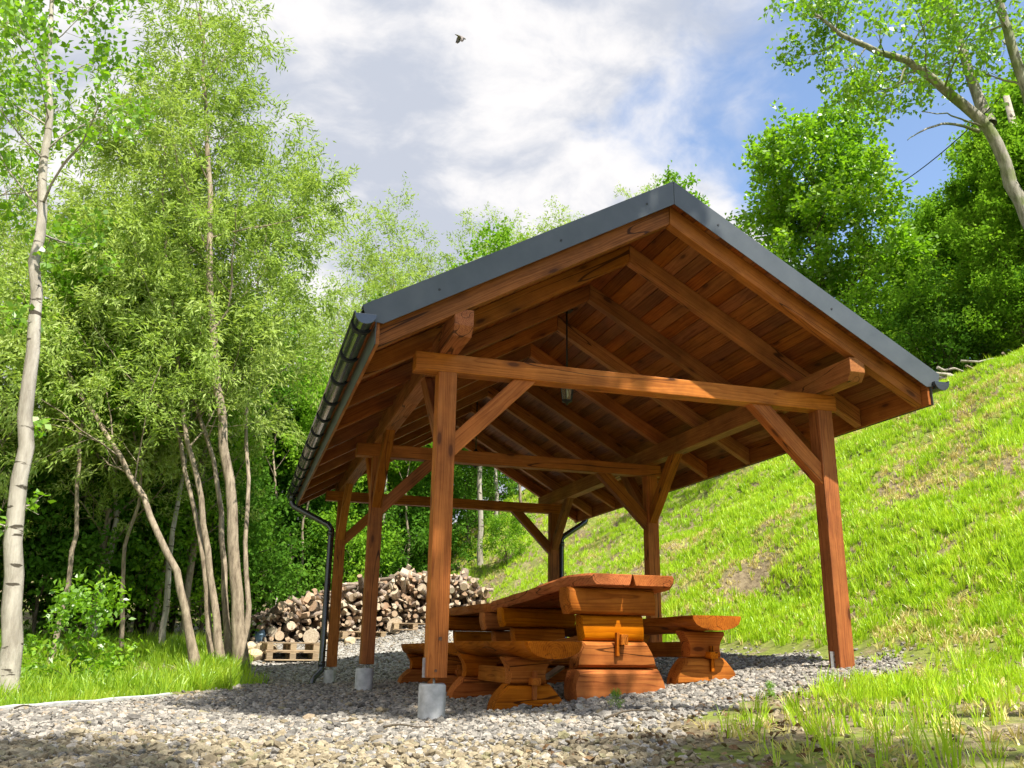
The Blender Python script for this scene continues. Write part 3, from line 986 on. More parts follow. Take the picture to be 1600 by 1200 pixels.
PL_TOP = 2.755
PL_BOT = H_TIE + 0.1402
for x in (0.0, W_):
    ya, yb = -0.53, YB - 0.12
    pts = [(x - S / 2, ya, PL_TOP), (x - S / 2, yb, PL_TOP), (x - S / 2, yb, PL_BOT + 0.06), (x - S / 2, yb - 0.05, PL_BOT),
           (x - S / 2, ya + 0.05, PL_BOT), (x - S / 2, ya, PL_BOT + 0.07)]
    prism('wall_plate', pts, (S, 0, 0), (0, 1, 0), pav, M_WOOD, bevel=0.006)


def brace(a, d, row_dir):
    """knee brace from post point a going up along horizontal dir d"""
    pass


def knee(px_, py_, d, top_z, run=0.62, w_=0.10, h_=0.13, start=S / 2):
    d = Vector(d)
    side = Vector((-d.y, d.x, 0))
    c = Vector((px_, py_, 0))
    hh = h_ * 1.4142
    z0 = top_z - run
    pts2 = [(start - 0.005, z0 - hh / 2), (start - 0.005, z0 + hh / 2), (run + start - hh / 2, top_z + 0.006), (run + start + hh / 2, top_z + 0.006)]
    pts = [c + d * u + side * (-w_ / 2) + Vector((0, 0, z)) for u, z in pts2]
    prism('knee_brace', pts, side * w_, d + Vector((0, 0, 1)), pav, M_WOOD, bevel=0.006)


for side in (0, 1):
    x = side * W_
    sgn = 1 if side == 0 else -1
    for row, y in enumerate(post_y):
        knee(x, y, (sgn, 0, 0), H_TIE, run=0.55)
        if row < 2:
            knee(x, y, (0, 1, 0), PL_BOT, run=0.62)
        if row > 0:
            knee(x, y, (0, -1, 0), PL_BOT, run=0.62)

# rafters: pairs meeting at the ridge
RAF_Y = [-0.49, 0.27, 1.20, 2.12, 3.05, 4.00, 4.90, 5.80, 6.72, 7.38]
BD_BOT = 0.170          # underside of the ceiling boards below the roof's upper face
RD = 0.162              # vertical depth of a rafter
RW = 0.085
x_end = -0.60
for y in RAF_Y:
    for side in (0, 1):
        def X(x): return x if side == 0 else W_ - x
        def zt(x): return ZR - MSL * (XM - x) - BD_BOT - 0.001
        gap = 0.002
        pts = [(X(x_end), y - RW / 2, zt(x_end)), (X(XM - gap), y - RW / 2, zt(XM - gap)), (X(XM - gap), y - RW / 2, zt(XM - gap) - RD), (X(x_end), y - RW / 2, zt(x_end) - RD)]
        d = Vector(pts[1]) - Vector(pts[0])
        prism('rafter', pts, (0, RW, 0), d, pav, M_WOOD, bevel=0.005)

# ceiling boards: tongue-and-groove planks along the roof, each its own piece
slope_len = (XM + 0.655) / math.cos(math.atan(MSL))
NB = 22
bw = slope_len / NB
ang = math.atan(MSL)
rb = random.Random(3)
joints = [[-0.615, 3.05, 7.49], [-0.615, 2.12, 5.80, 7.49], [-0.615, 4.0, 7.49], [-0.615, 1.2, 4.9, 7.49], [-0.615, 5.8, 7.49]]
for side in (0, 1):
    sg = 1 if side == 0 else -1
    up_n = Vector((-sg * math.sin(ang), 0, math.cos(ang)))
    along = Vector((sg * math.cos(ang), 0, math.sin(ang)))
    foot = Vector((XM - sg * (XM + 0.655), 0, ZR - MSL * (XM + 0.655) - BD_BOT))
    for i in range(NB):
        js = joints[rb.randrange(len(joints))]
        c = foot + along * (bw * (i + 0.5)) + up_n * (0.011 + rb.uniform(0, 0.0025))
        for a, b in zip(js[:-1], js[1:]):
            beam('ceiling_board', (c.x, a + 0.0015, c.z), (c.x, b - 0.0015, c.z), bw - 0.004, 0.022, pav, M_BOARD, up=up_n, bevel=0.003)

# metal skin: pan sheets with standing ribs on each slope
for side in (0, 1):
    sg = 1 if side == 0 else -1
    x0 = -E_OUT if side == 0 else W_ + E_OUT
    x1 = XM - sg * 0.001
    ring_a, ring_b = [], []
    ysamp = [FO + 0.012]
    y = FO + 0.12
    rib = []
    while y < YB - 0.1:
        rib += [(y - 0.02, 0), (y - 0.012, 0.022), (y + 0.012, 0.022), (y + 0.02, 0)]
        y += 0.35
    prof = [(FO + 0.012, 0)] + rib + [(YB - 0.012, 0)]
    v, f = [], []
    for (yy, dz) in prof:
        for xx, base in ((x0, ZR - MSL * (XM + E_OUT)), (x1, ZR - 0.001)):
            v.append((xx, yy, base - 0.028 + dz)); v.append((xx, yy, base - 0.036 + dz))
    for i in range(len(prof) - 1):
        a = i * 4; b = a + 4
        f += [(a, b, b + 2, a + 2), (a + 1, a + 3, b + 3, b + 1), (a, a + 1, b + 1, b), (a + 2, b + 2, b + 3, a + 3)]
    n_ = (len(prof) - 1) * 4
    f += [(0, 2, 3, 1), (n_, n_ + 1, n_ + 3, n_ + 2)]
    put('roof_sheet', mesh_pydata('roof_sheet', v, f), None, pav, M_METAL)
    # verge trims front and back
    for yv_, sgn in ((FO, 1), (YB, -1)):
        zo = ZR - MSL * (XM + E_OUT)
        th = 0.203
        lo = 0.10
        pts = [(x0, yv_, zo), (XM - sg * 0.0015, yv_, ZR), (XM - sg * 0.0015, yv_, ZR - th), (x0 + sg * 0.145, yv_, ZR - MSL * (XM + E_OUT - 0.145) - th), (x0 + sg * 0.03, yv_, zo - 0.105)]
        o = prism('verge_trim', pts, (0, sgn * 0.006, 0), (1, 0, 0.5), pav, M_METAL, bevel=0.0015)
        pts = [(x0, yv_ + sgn * 0.0062, zo), (XM - sg * 0.0015, yv_ + sgn * 0.0062, ZR), (XM - sg * 0.0015, yv_ + sgn * 0.0062, ZR - 0.006), (x0, yv_ + sgn * 0.0062, zo - 0.006)]
        prism('verge_cap', pts, (0, sgn * 0.09, 0), (1, 0, 0.5), pav, M_METAL, bevel=0.001)
        if sgn == 1:
            for fr in ((0.10, 0.40, 0.78) if side == 0 else (0.16, 0.58)):
                xx = XM - sg * (fr * (XM + E_OUT))
                zc = roof_z(xx) - (0.105 if fr < 0.3 else 0.12)
                tube('screw', [(xx, yv_ - 0.004, zc), (xx, yv_ + 0.002, zc)], 0.009, 8, o, M_DARK)
    # eave board and eave flashing
    xf_ = x_end - 0.002 if side == 0 else W_ - x_end + 0.002
    zt_ = ZR - MSL * (XM - x_end) - BD_BOT
    beam('eave_board', (xf_ - sg * 0.013, FO + 0.02, zt_ - 0.077), (xf_ - sg * 0.013, YB - 0.02, zt_ - 0.077), 0.024, 0.185, pav, M_WOOD, bevel=0.003)
    xe = xf_ - sg * 0.0285
    pts = [(xe, FO + 0.0005, zt_ + 0.10), (xe, FO + 0.0005, zt_ - 0.175), (xe - sg * 0.004, FO + 0.0005, zt_ - 0.175), (xe - sg * 0.004, FO + 0.0005, zt_ + 0.10)]
    prism('eave_flashing', pts, (0, YB - FO - 0.001, 0), (0, 1, 0), pav, M_METAL, bevel=0)

# ridge cap
pts = [(XM - 0.16, FO + 0.1, roof_z(XM - 0.16) + 0.004), (XM, FO + 0.1, ZR + 0.012), (XM + 0.16, FO + 0.1, roof_z(XM + 0.16) + 0.004), (XM + 0.16, FO + 0.1, roof_z(XM + 0.16) - 0.002), (XM, FO + 0.1, ZR + 0.005), (XM - 0.16, FO + 0.1, roof_z(XM - 0.16) - 0.002)]
prism('ridge_cap', pts, (0, YB - FO - 0.2, 0), (0, 1, 0), pav, M_METAL, bevel=0)

# gutters with brackets and downpipes
GR = 0.068
for side in (0, 1):
    sg = 1 if side == 0 else -1
    def X(x): return x if side == 0 else W_ - x
    gxc = -0.708; gzc = 2.585
    ya, yb = FO - 0.035, YB + 0.03
    rings = []
    for yy in np.linspace(ya, yb, 9):
        zoff = -0.012 * (yy - ya) / (yb - ya)
        outer = [(X(gxc + GR * math.cos(t)), yy, gzc + zoff + GR * math.sin(t)) for t in np.linspace(math.pi, 2 * math.pi, 15)]
        bead = [(X(gxc - GR - 0.012), yy, gzc + zoff + 0.002), (X(gxc - GR - 0.012), yy, gzc + zoff + 0.014), (X(gxc - GR), yy, gzc + zoff + 0.014)]
        inner = [(X(gxc + (GR - 0.003) * math.cos(t)), yy, gzc + zoff + (GR - 0.003) * math.sin(t)) for t in np.linspace(2 * math.pi, math.pi, 15)]
        rings.append(outer + inner[:-1] + bead[::-1])
    gut = loft('gutter', rings, (0, 1, 0), pav, M_GUTTER, smooth=True, angle=50)
    # end caps with a raised rim
    for yy in (ya - 0.004, yb + 0.004):
        zoff = 0 if yy < 0 else -0.012
        sy = -1 if yy < 0 else 1
        prof = [(X(gxc + (GR + 0.005) * math.cos(t)), yy, gzc + zoff + (GR + 0.005) * math.sin(t)) for t in np.linspace(math.pi, 2 * math.pi, 17)]
        prof2 = [(X(gxc), yy + sy * 0.000, gzc + zoff)] and prof
        prism('end_cap', prof2, (0, -sy * 0.03, 0), (1, 0, 0), gut, M_GUTTER, bevel=0.002)
    yy = -0.46
    while yy < YB - 0.1:
        zoff = -0.012 * (yy - ya) / (yb - ya)
        rg = []
        for t in np.linspace(math.pi * 0.98, 2 * math.pi * 1.0, 15):
            c_, s_ = math.cos(t), math.sin(t)
            rg.append([(X(gxc + (GR + 0.001) * c_), yy - 0.024, gzc + zoff + (GR + 0.001) * s_), (X(gxc + (GR + 0.011) * c_), yy - 0.024, gzc + zoff + (GR + 0.011) * s_),
                       (X(gxc + (GR + 0.011) * c_), yy + 0.024, gzc + zoff + (GR + 0.011) * s_), (X(gxc + (GR + 0.001) * c_), yy + 0.024, gzc + zoff + (GR + 0.001) * s_)])
        loft('gutter_bracket', rg, (1, 0, 0), gut, M_BRACKET, smooth=True, angle=40)
        yy += 0.672
    # downpipe
    yo = 7.22
    xo = X(gxc); zo = gzc - GR
    xp = X(-0.135); yp = B_ + 0.02
    gl = gz(xp, yp)
    path = [(xo, yo, zo + 0.02), (xo, yo, zo - 0.10), (xo + sg * 0.03, yo - 0.02, zo - 0.15), (xp - sg * 0.04, yp + 0.03, zo - 0.44), (xp, yp, zo - 0.50), (xp, yp, gl + 0.30),
            (xp, yp - 0.01, gl + 0.22), (xp - sg * 0.10, yp - 0.06, gl + 0.12), (xp - sg * 0.12, yp - 0.08, gl + 0.06), (xp - sg * 0.13, yp - 0.09, gl - 0.04)]
    dp = tube('downpipe', path, 0.044, 14, pav, M_GUTTER)
    tube('outlet_collar', [(xo, yo, zo + 0.03), (xo, yo, zo - 0.07)], 0.052, 14, dp, M_GUTTER)
    for zc in (gl + 0.30, zo - 0.56):
        tube('pipe_sleeve', [(xp, yp, zc - 0.035), (xp, yp, zc + 0.035)], 0.050, 14, dp, M_GUTTER)
    zc = 0.48 + gl
    beam('pipe_clamp', (xp, yp, zc), (X(-0.05), yp, zc), 0.02, 0.02, dp, M_GUTTER, bevel=0.002)

# concrete piers under the left row
pier_lab = {0: 'pale concrete pier under the nearest pavilion post', 1: 'grey concrete pier under the middle left pavilion post', 2: 'small grey concrete pier beside the downpipe under the rear left post'}
for row, y in enumerate(post_y):
    zb = post_bottoms[(0, row)] - 0.04
    g = gz(0, y)
    rr = 0.093 if row != 2 else 0.082
    rg = []
    for z, r in ((min(g, zb) - 0.25, rr * 1.02), (zb - 0.012, rr), (zb, rr - 0.008)):
        rg.append([(-0.015 + r * math.cos(t), y + r * math.sin(t), z + (0.004 * math.sin(3 * t) if z == zb else 0)) for t in np.linspace(0, 2 * math.pi, 28, endpoint=False)])
    o = loft('concrete_pier', rg, (0, 0, 1), None, M_CONC, smooth=True)
    tag(o, pier_lab[row], 'pier')


# pendant lanterns
M_GLASS, kk = new_mat('clear_lantern_glass')
out_principled(kk, (0.75, 0.80, 0.70), rough=0.08, spec=0.5, Transmission_Weight=0.85, IOR=1.45)


def lantern(y, label):
    topz = roof_z(XM) - BD_BOT - 0.01
    r = empty('pendant_lantern', (XM, y, 2.80), label, 'lantern')
    beam('ceiling_plate', (XM, y, topz - 0.045), (XM, y, topz - 0.005), 0.11, 0.11, r, M_DARK, bevel=0.004)
    tube('rod', [(XM, y, topz - 0.03), (XM, y, 3.06)], 0.009, 8, r, M_DARK)
    c = lambda rad, z, n=6: [(XM + rad * math.cos(t), y + rad * math.sin(t), z) for t in np.linspace(0, 2 * math.pi, n, endpoint=False)]
    loft('lantern_roof', [c(0.012, 3.07), c(0.03, 3.045), c(0.085, 3.0), c(0.088, 2.985), c(0.07, 2.98)], (0, 0, 1), r, M_DARK)
    loft('glass_shade', [c(0.068, 2.98), c(0.048, 2.835)], (0, 0, 1), r, M_GLASS, caps=False)
    for t in np.linspace(0, 2 * math.pi, 6, endpoint=False):
        tube('frame_bar', [(XM + 0.071 * math.cos(t), y + 0.071 * math.sin(t), 2.985), (XM + 0.050 * math.cos(t), y + 0.050 * math.sin(t), 2.83)], 0.005, 5, r, M_DARK)
    loft('lantern_base', [c(0.056, 2.838), c(0.056, 2.826), c(0.02, 2.81), c(0.008, 2.79)], (0, 0, 1), r, M_DARK)
    tube('bulb', [(XM, y, 2.98), (XM, y, 2.93), (XM, y, 2.89), (XM, y, 2.86)], [0.010, 0.022, 0.024, 0.006], 8, r, M_CUT)
    return r


lantern(1.80, 'black pendant lantern on a rod behind the front tie beam')
lantern(5.44, 'farther pendant lantern hanging on a rod near the back of the roof')


# ------------------------------------------------------------------ log tables and benches
def jitter(seed):
    q = np.random.RandomState(seed)
    ph = q.uniform(0, 6.28, 4)
    return lambda t, a=1.0: a * (0.5 * math.sin(1.9 * t + ph[0]) + 0.3 * math.sin(4.3 * t + ph[1]) + 0.2 * math.sin(9.1 * t + ph[2]))


def log_board(name, xz, y0, y1, parent, mat, bulge=0.05, back=0.02):
    """a slab of log lying across x: polygon profile (x,z) lofted in y with a rounded front face"""
    xc = sum(p[0] for p in xz) / len(xz); zc = sum(p[1] for p in xz) / len(xz)
    rings = []
    for yy, fx, fz in ((y0, 0.965, 0.70), (y0 + bulge * 0.35, 0.985, 0.87), (y0 + bulge, 1, 0.985), (y0 + bulge * 1.6, 1, 1.0), (y1 - back, 1, 1.0), (y1 - back * 0.3, 0.99, 0.95), (y1, 0.97, 0.88)):
        rings.append([(xc + (a - xc) * fx, yy, zc + (b - zc) * fz) for a, b in xz])
    return loft(name, rings, (1, 0, 0), parent, mat, smooth=True, angle=38)


def trap(x0b, x1b, x0t, x1t, zb0, zt, tilt=0.0, curve=0.0, n=5, rnd=0.25):
    """polygon from bottom-left round to top-left, sides curved"""
    pts = []
    for i in range(n + 1):
        t = i / n
        pts.append((x1b + (x1t - x1b) * t + curve * math.sin(math.pi * t), zb0 + tilt * (x1b - x0b) * (1 - t) + (zt - zb0 - tilt * (x1b - x0b) * (1 - t)) * t))
    for i in range(n + 1):
        t = 1 - i / n
        pts.append((x0b + (x0t - x0b) * t - curve * math.sin(math.pi * t), zb0 + (zt - zb0) * t))
    return pts


def table(y0, dz, label, seed, length=2.08, fall=0.0):
    cx = 1.40
    g = gz(cx, y0) - 0.02
    T = empty('log_table', (cx, y0 + length / 2, g), label, 'table')
    jn = jitter(seed); jn2 = jitter(seed + 1)
    zt = 0.975 + dz
    # two heavy planks with waney outer edges
    for pi, (xa, xb) in enumerate(((1.0, 1.447), (1.453, 1.862))):
        rings = []
        ys_ = [y0 - 0.13, y0 - 0.115, y0 - 0.06, y0 + 0.04] + list(np.linspace(y0 + 0.15, y0 + length - 0.15, 11)) + [y0 + length - 0.03, y0 + length]
        for q, yy in enumerate(ys_):
            e = jn(yy * 2.1, 0.022)
            cut = (0.13, 0.115, 0.065, 0.012)[q] if q < 4 else (0.03 if q == len(ys_) - 1 else 0.0)
            notch = (0.022, 0.018, 0.010, 0.002)[q] if q < 4 else 0.0
            hh = 0.085 if 0 < q < len(ys_) - 1 else 0.075
            top = zt - fall * (yy - y0) + (0.0 if 0 < q < len(ys_) - 1 else -0.006)
            if pi == 0:
                a = xa + cut + e; b = xb - notch
                ring_ = [(a + 0.012, yy, top), (a, yy, top - 0.016), (a + 0.006, yy, top - hh * 0.6), (a + 0.03, yy, top - hh), (b, yy, top - hh), (b + notch * 0.6, yy, top - 0.03), (b + notch * 0.9, yy, top)]
            else:
                a = xa + notch; b = xb - cut * 0.6 - e
                ring_ = [(a - notch * 0.9, yy, top), (a - notch * 0.6, yy, top - 0.03), (a, yy, top - hh), (b - 0.03, yy, top - hh), (b - 0.006, yy, top - hh * 0.6), (b, yy, top - 0.016), (b - 0.012, yy, top)]
            rings.append(ring_)
        loft('tabletop_plank', rings, (0, 1, 0), T, M_TOP, smooth=True, angle=30)
    for k_, ya in enumerate((y0 + 0.02, y0 + length - 0.42)):
        yb = ya + 0.17
        gg = gz(cx, ya) - 0.03
        tb = zt - fall * (ya - y0) - 0.086
        f_ = (tb - gg) / (0.885 - 0.10)
        z = lambda v: gg + (v - 0.10) * f_
        log_board('top_beam', trap(1.01, 1.70, 0.985, 1.69, z(0.692), z(0.884), 0, 0.012), ya - 0.02, yb + 0.01, T, M_LOG, bulge=0.03)
        log_board('neck_board', trap(1.125, 1.615, 1.105, 1.61, z(0.504), z(0.690), 0, 0.004), ya + 0.02, yb - 0.01, T, M_LOG, bulge=0.03)
        log_board('middle_board', trap(1.055, 1.69, 1.115, 1.625, z(0.312), z(0.502), 0.0, 0.012), ya - 0.02, yb, T, M_LOG, bulge=0.065)
        log_board('base_board', trap(1.035, 1.745, 1.055, 1.71, z(0.07), z(0.310), 0.06, 0.022), ya - 0.045, yb + 0.02, T, M_LOG, bulge=0.06)
        sy = -1 if k_ == 0 else 1
        ye = ya if k_ == 0 else yb
        tn = beam('tenon', (1.405, ye - sy * 0.02, z(0.515)), (1.405, ye + sy * 0.085, z(0.515)), 0.055, 0.075, T, M_LOG, bevel=0.004)
        prism('wedge', [(1.352, ye + sy * 0.022, z(0.40)), (1.352, ye + sy * 0.052, z(0.40)), (1.352, ye + sy * 0.060, z(0.565)), (1.352, ye + sy * 0.022, z(0.565))], (0.024, 0, 0), (0, 0, 1), tn, M_LOG, bevel=0.003)
    zz_ = zt - 0.47
    beam('stretcher', (1.395, y0 + 0.17, zz_), (1.395, y0 + length - 0.40, zz_ - fall * (length - 0.4)), 0.07, 0.15, T, M_LOG, bevel=0.006)
    return T


table(0.02, 0.0, 'varnished log trestle table nearest the camera with sunlit stacked-log end', 3, 2.14, 0.058)
table(2.36, -0.13, 'second varnished log table, farther back in line behind the first', 9, 2.1)


def bench(cx, y0, length, zs, label, seed, zl=None, over=0.22, shift=0.0):
    g = gz(cx, y0 + 0.25) - 0.02
    Bn = empty('log_bench', (cx, y0 + length / 2, g), label, 'bench')
    jn = jitter(seed); jn2 = jitter(seed + 5)
    rings = []
    ys_ = [y0, y0 + 0.012] + list(np.linspace(y0 + 0.1, y0 + length - 0.1, 14)) + [y0 + length - 0.012, y0 + length]
    for q, yy in enumerate(ys_):
        t = (yy - y0) / length
        hw = 0.205 + jn(yy * 3, 0.016); dp = 0.108 + jn2(yy * 2.2, 0.016)
        sc_ = 0.965 if q in (0, len(ys_) - 1) else 1.0
        zt = zs + (zl or 0) * t
        cxx = cx + jn2(yy * 1.3, 0.012)
        r = [(cxx - hw * sc_, yy, zt - 0.002), (cxx - hw * sc_ * 0.55, yy, zt), (cxx + hw * sc_ * 0.55, yy, zt), (cxx + hw * sc_, yy, zt - 0.002)]
        for a in np.linspace(0.10, math.pi - 0.10, 9):
            r.append((cxx + hw * sc_ * math.cos(a), yy, zt - 0.012 - dp * sc_ * math.sin(a) ** 0.8))
        rings.append(r)
    loft('seat', rings, (0, 1, 0), Bn, M_TOP, smooth=True, angle=35)
    for k_, ya in enumerate((y0 + over, y0 + length - 0.40)):
        cl = cx + shift
        gg = gz(cl, ya) - 0.035
        zt = zs + (zl or 0) * (ya - y0) / length - 0.11
        zm = gg + (zt - gg) * 0.52
        log_board('upper_leg', trap(cl - 0.135, cl + 0.135, cl - 0.178, cl + 0.178, zm + 0.001, zt, 0, -0.022, 7), ya, ya + 0.15, Bn, M_LOG, bulge=0.02)
        log_board('lower_leg', trap(cl - 0.262, cl + 0.255, cl - 0.150, cl + 0.165, gg, zm - 0.001, 0.08, 0.03, 7), ya - 0.02, ya + 0.17, Bn, M_LOG, bulge=0.045)
        sy = -1 if k_ == 0 else 1
        ye = ya if k_ == 0 else ya + 0.15
        tn = beam('tenon', (cl + 0.035, ye - sy * 0.02, zm + 0.02), (cl + 0.035, ye + sy * 0.075, zm + 0.02), 0.065, 0.05, Bn, M_LOG, bevel=0.004)
        prism('wedge', [(cl + 0.015, ye + sy * 0.026, zm - 0.10), (cl + 0.015, ye + sy * 0.055, zm - 0.10), (cl + 0.015, ye + sy * 0.062, zm + 0.09), (cl + 0.015, ye + sy * 0.026, zm + 0.09)], (0.03, 0, 0), (0, 0, 1), tn, M_LOG, bevel=0.003)
    beam('stretcher', (cx + shift, y0 + over + 0.14, zs - 0.25), (cx + shift, y0 + length - 0.38, zs - 0.25 + (zl or 0)), 0.05, 0.12, Bn, M_LOG, bevel=0.005)
    return Bn


bench(0.72, -0.42, 2.1, 0.495, 'log bench on the left nearest the camera, beside the front post', 21, -0.01, 0.41, -0.045)
bench(0.66, 1.95, 2.05, 0.47, 'farther log bench on the left, its end showing between the left posts', 25, -0.03)
bench(2.155, -0.10, 1.95, 0.70, 'half-log bench right of the table with a sunlit cut end', 31, -0.02)
bench(2.155, 2.15, 1.95, 0.67, 'farther log bench right of the tables, mostly hidden behind them', 35, -0.02)

# scrap of board under the table
sb = beam('scrap_board', (0.98, 0.52, gz(1, .5) + 0.14), (1.20, 0.75, gz(1.2, .7) + 0.20), 0.06, 0.02, None, M_RAW, bevel=0.002)
tag(sb, 'pale offcut of board leaning under the table between bench and trestle', 'board')
#@@YARD@@

# ------------------------------------------------------------------ firewood heap
def log_proto(seed, kind):
    """unit log: axis along x, length 1, radius about 1 (scaled per log); materials bark / cut"""
    q = np.random.RandomState(seed)
    if kind == 'round':
        n = 11
        prof = [(math.cos(t), math.sin(t)) for t in np.linspace(0, 2 * math.pi, n, endpoint=False)]
        cutside = []
    elif kind == 'half':
        prof = [(math.cos(t), math.sin(t)) for t in np.linspace(0, math.pi, 8)]
        cutside = [7]
    else:
        prof = [(1.25 * math.cos(t) - 0.5, 1.25 * math.sin(t) - 0.5) for t in np.linspace(0, math.pi / 2, 6)] + [(-0.5, -0.5)]
        cutside = [5, 6]
    n = len(prof)
    v, f, mi = [], [], []
    for x in (-0.5, -0.15, 0.2, 0.5):
        s = 1 + q.normal(0, 0.05); ox, oy = q.normal(0, 0.05, 2)
        for (a, b) in prof:
            v.append((x, a * s + ox, b * s + oy))
    for i in range(3):
        for j in range(n):
            k_ = (j + 1) % n
            f.append((i * n + j, i * n + k_, (i + 1) * n + k_, (i + 1) * n + j)); mi.append(1 if j in cutside else 0)
    f.append(tuple(range(n))[::-1]); mi.append(1)
    f.append(tuple(3 * n + j for j in range(n))); mi.append(1)
    me = mesh_pydata('firewood_log', v, f, mi)
    me.materials.append(M_BARKLOG); me.materials.append(M_CUT)
    return me


PROTO = [log_proto(1, 'round'), log_proto(2, 'round'), log_proto(3, 'half'), log_proto(4, 'quarter'), log_proto(5, 'quarter'), log_proto(6, 'half')]
PY = 13.0
heap_x = [-1.05, -0.75, -0.1, 0.55, 1.40, 2.10, 2.90, 3.60, 3.95]
heap_z = [0.75, 0.98, 1.22, 1.40, 1.62, 1.80, 1.82, 1.84, 1.55]
rl = random.Random(12)
HEAP_LABEL = 'short firewood log in the big heap of split wood behind the pavilion'
HEAP_GROUP = 'firewood logs in the heap'


def place_log(c, axis, rad, length, mesh, label=HEAP_LABEL, group=HEAP_GROUP):
    M = frame(c, axis) @ Matrix.Rotation(rl.uniform(0, 6.28), 4, 'X') @ Matrix.Diagonal((length, rad, rad, 1))
    o = put('firewood_log', mesh, M)
    tag(o, label, 'firewood', group)
    return o


# pack log ends in the face of the heap, large ones first
placed = []
cand = []
for target, r0, r1 in ((9, 0.085, 0.115), (75, 0.05, 0.08), (180, 0.032, 0.05)):
    tries = 0; got = 0
    while got < target and tries < 9000:
        tries += 1
        x = rl.uniform(-1.0, 3.9)
        r = rl.uniform(r0, r1)
        g = gz(x, PY)
        zt_ = np.interp(x, heap_x, heap_z)
        z = rl.uniform(g + 0.02, zt_ - 0.02)
        if z - g < r * 0.7 or zt_ - z < r * 0.3:
            continue
        if all((x - a) ** 2 + (z - b) ** 2 > (0.86 * (r + c)) ** 2 for a, b, c in placed):
            placed.append((x, z, r)); got += 1
for i, (x, z, r) in enumerate(placed):
    upper = (z - gz(x, PY)) / (np.interp(x, heap_x, heap_z) - gz(x, PY) + 0.01)
    mesh = PROTO[rl.choice((0, 1, 2, 3, 4, 5, 3, 4) if r < 0.085 else (0, 1))]
    tilt = 0.22 if upper < 0.55 else 0.6
    y = PY + 0.22 * upper + rl.uniform(-0.06, 0.08)
    ax = (rl.gauss(0, tilt), 1, rl.gauss(0, tilt * 0.7))
    place_log((x, y, z), ax, r, rl.uniform(0.40, 0.55), mesh)
# jumbled pieces on the crest
for i in range(34):
    x = rl.uniform(-0.4, 3.8)
    z = float(np.interp(x, heap_x, heap_z)) + rl.uniform(-0.02, 0.07)
    place_log((x, PY + 0.3 + rl.uniform(-0.15, 0.25), z), (rl.gauss(0, 1), rl.gauss(0, 1), rl.gauss(0, 0.45)), rl.uniform(0.04, 0.075), rl.uniform(0.3, 0.5), PROTO[rl.randrange(6)])
# big sections at the foot
for (px_, py_, r, lab) in ((617, 1000, 0.15, 'large round log section with yellow cut end at the foot of the firewood heap'),
                           (487, 1000, 0.14, 'large round log section beside the stacked pallets at the foot of the heap')):
    p = at(px_, py_, 12.2)
    place_log((p[0], 12.3, gz(p[0], 12.3) + r * 0.95), (0.15, 1, 0), r, 0.4, PROTO[0], lab, None)
p = at(725, 900, 13.3)
place_log((p[0], 13.3, p[2]), (0.25, 0.2, 1), 0.09, 0.32, PROTO[1], 'pale log standing upright on top of the firewood heap at its right end', None)
# the rest of the heap behind the face
hv, hf, hm = [], [], []
for i in range(1150):
    x = rl.uniform(-1.1, 3.95)
    g = gz(x, PY + 0.6)
    zt_ = float(np.interp(x, heap_x, heap_z)) - 0.03
    z = rl.uniform(g, max(zt_, g + 0.05))
    y = PY + 0.28 + rl.uniform(0.0, 1.0)
    r = rl.uniform(0.045, 0.085)
    M = frame((x, y, z), (rl.gauss(0, 0.4), 1, rl.gauss(0, 0.4))) @ Matrix.Rotation(rl.uniform(0, 6.28), 4, 'X') @ Matrix.Diagonal((0.5, r, r, 1))
    me = PROTO[rl.randrange(6)]
    b0 = len(hv)
    hv += [M @ v.co for v in me.vertices]
    hf += [tuple(b0 + i_ for i_ in pl.vertices) for pl in me.polygons]
    hm += [pl.material_index for pl in me.polygons]
me = mesh_pydata('firewood_fill', hv, hf, hm)
me.materials.append(M_BARKLOG); me.materials.append(M_CUT)
tag(put('firewood_fill', me), 'mass of split firewood filling the heap behind its front face', 'firewood', kind='stuff')


# ------------------------------------------------------------------ pallets, boulders, odds and ends
def pallet(loc, rz, label, group=None):
    P_ = empty('wooden_pallet', loc, label, 'pallet', group, rot=(0, 0, rz))
    M0 = WORLD[P_]
    def bx(nm, x, y, z, lx, ly, lz):
        put(nm, box_mesh(lx, ly, lz, 0.003) if lx >= ly else box_mesh(lx, ly, lz, 0.003), M0 @ Matrix.Translation((x, y, z)), P_, M_RAW)
    for x in (-0.4, -0.2, 0.0, 0.2, 0.4):
        pass
    for i, y in enumerate((-0.34, -0.17, 0.0, 0.17, 0.34)):
        bx('deck_board', 0, y, 0.133, 0.9, 0.10, 0.02)
    for x in (-0.38, 0.0, 0.38):
        bx('cross_board', x, 0, 0.112, 0.10, 0.78, 0.02)
        for y in (-0.34, 0.0, 0.34):
            bx('block', x, y, 0.061, 0.10, 0.10, 0.08)
    for y in (-0.34, 0.0, 0.34):
        bx('bottom_board', 0, y, 0.010, 0.9, 0.10, 0.02)
    return P_


p = at(452, 1022, 9.5)
zb = gz(p[0], 9.6)
pallet((p[0], 9.75, zb + 0.005), R(8), 'lower of two weathered pallets stacked left of the downpipe')
pallet((p[0] + 0.01, 9.76, zb + 0.152), R(6.5), 'upper of two weathered pallets stacked left of the downpipe')
p = at(565, 1005, 12.0)
pallet((p[0], 12.2, gz(p[0], 12.2) + 0.01), R(3), 'wooden pallet at the foot of the firewood, seen between the two left rear posts')
p = at(640, 1000, 12.0)
pallet((p[0] + 0.1, 12.2, gz(p[0], 12.2) + 0.01), R(-4), 'pale wooden pallet at the foot of the firewood, left of the nearest post')


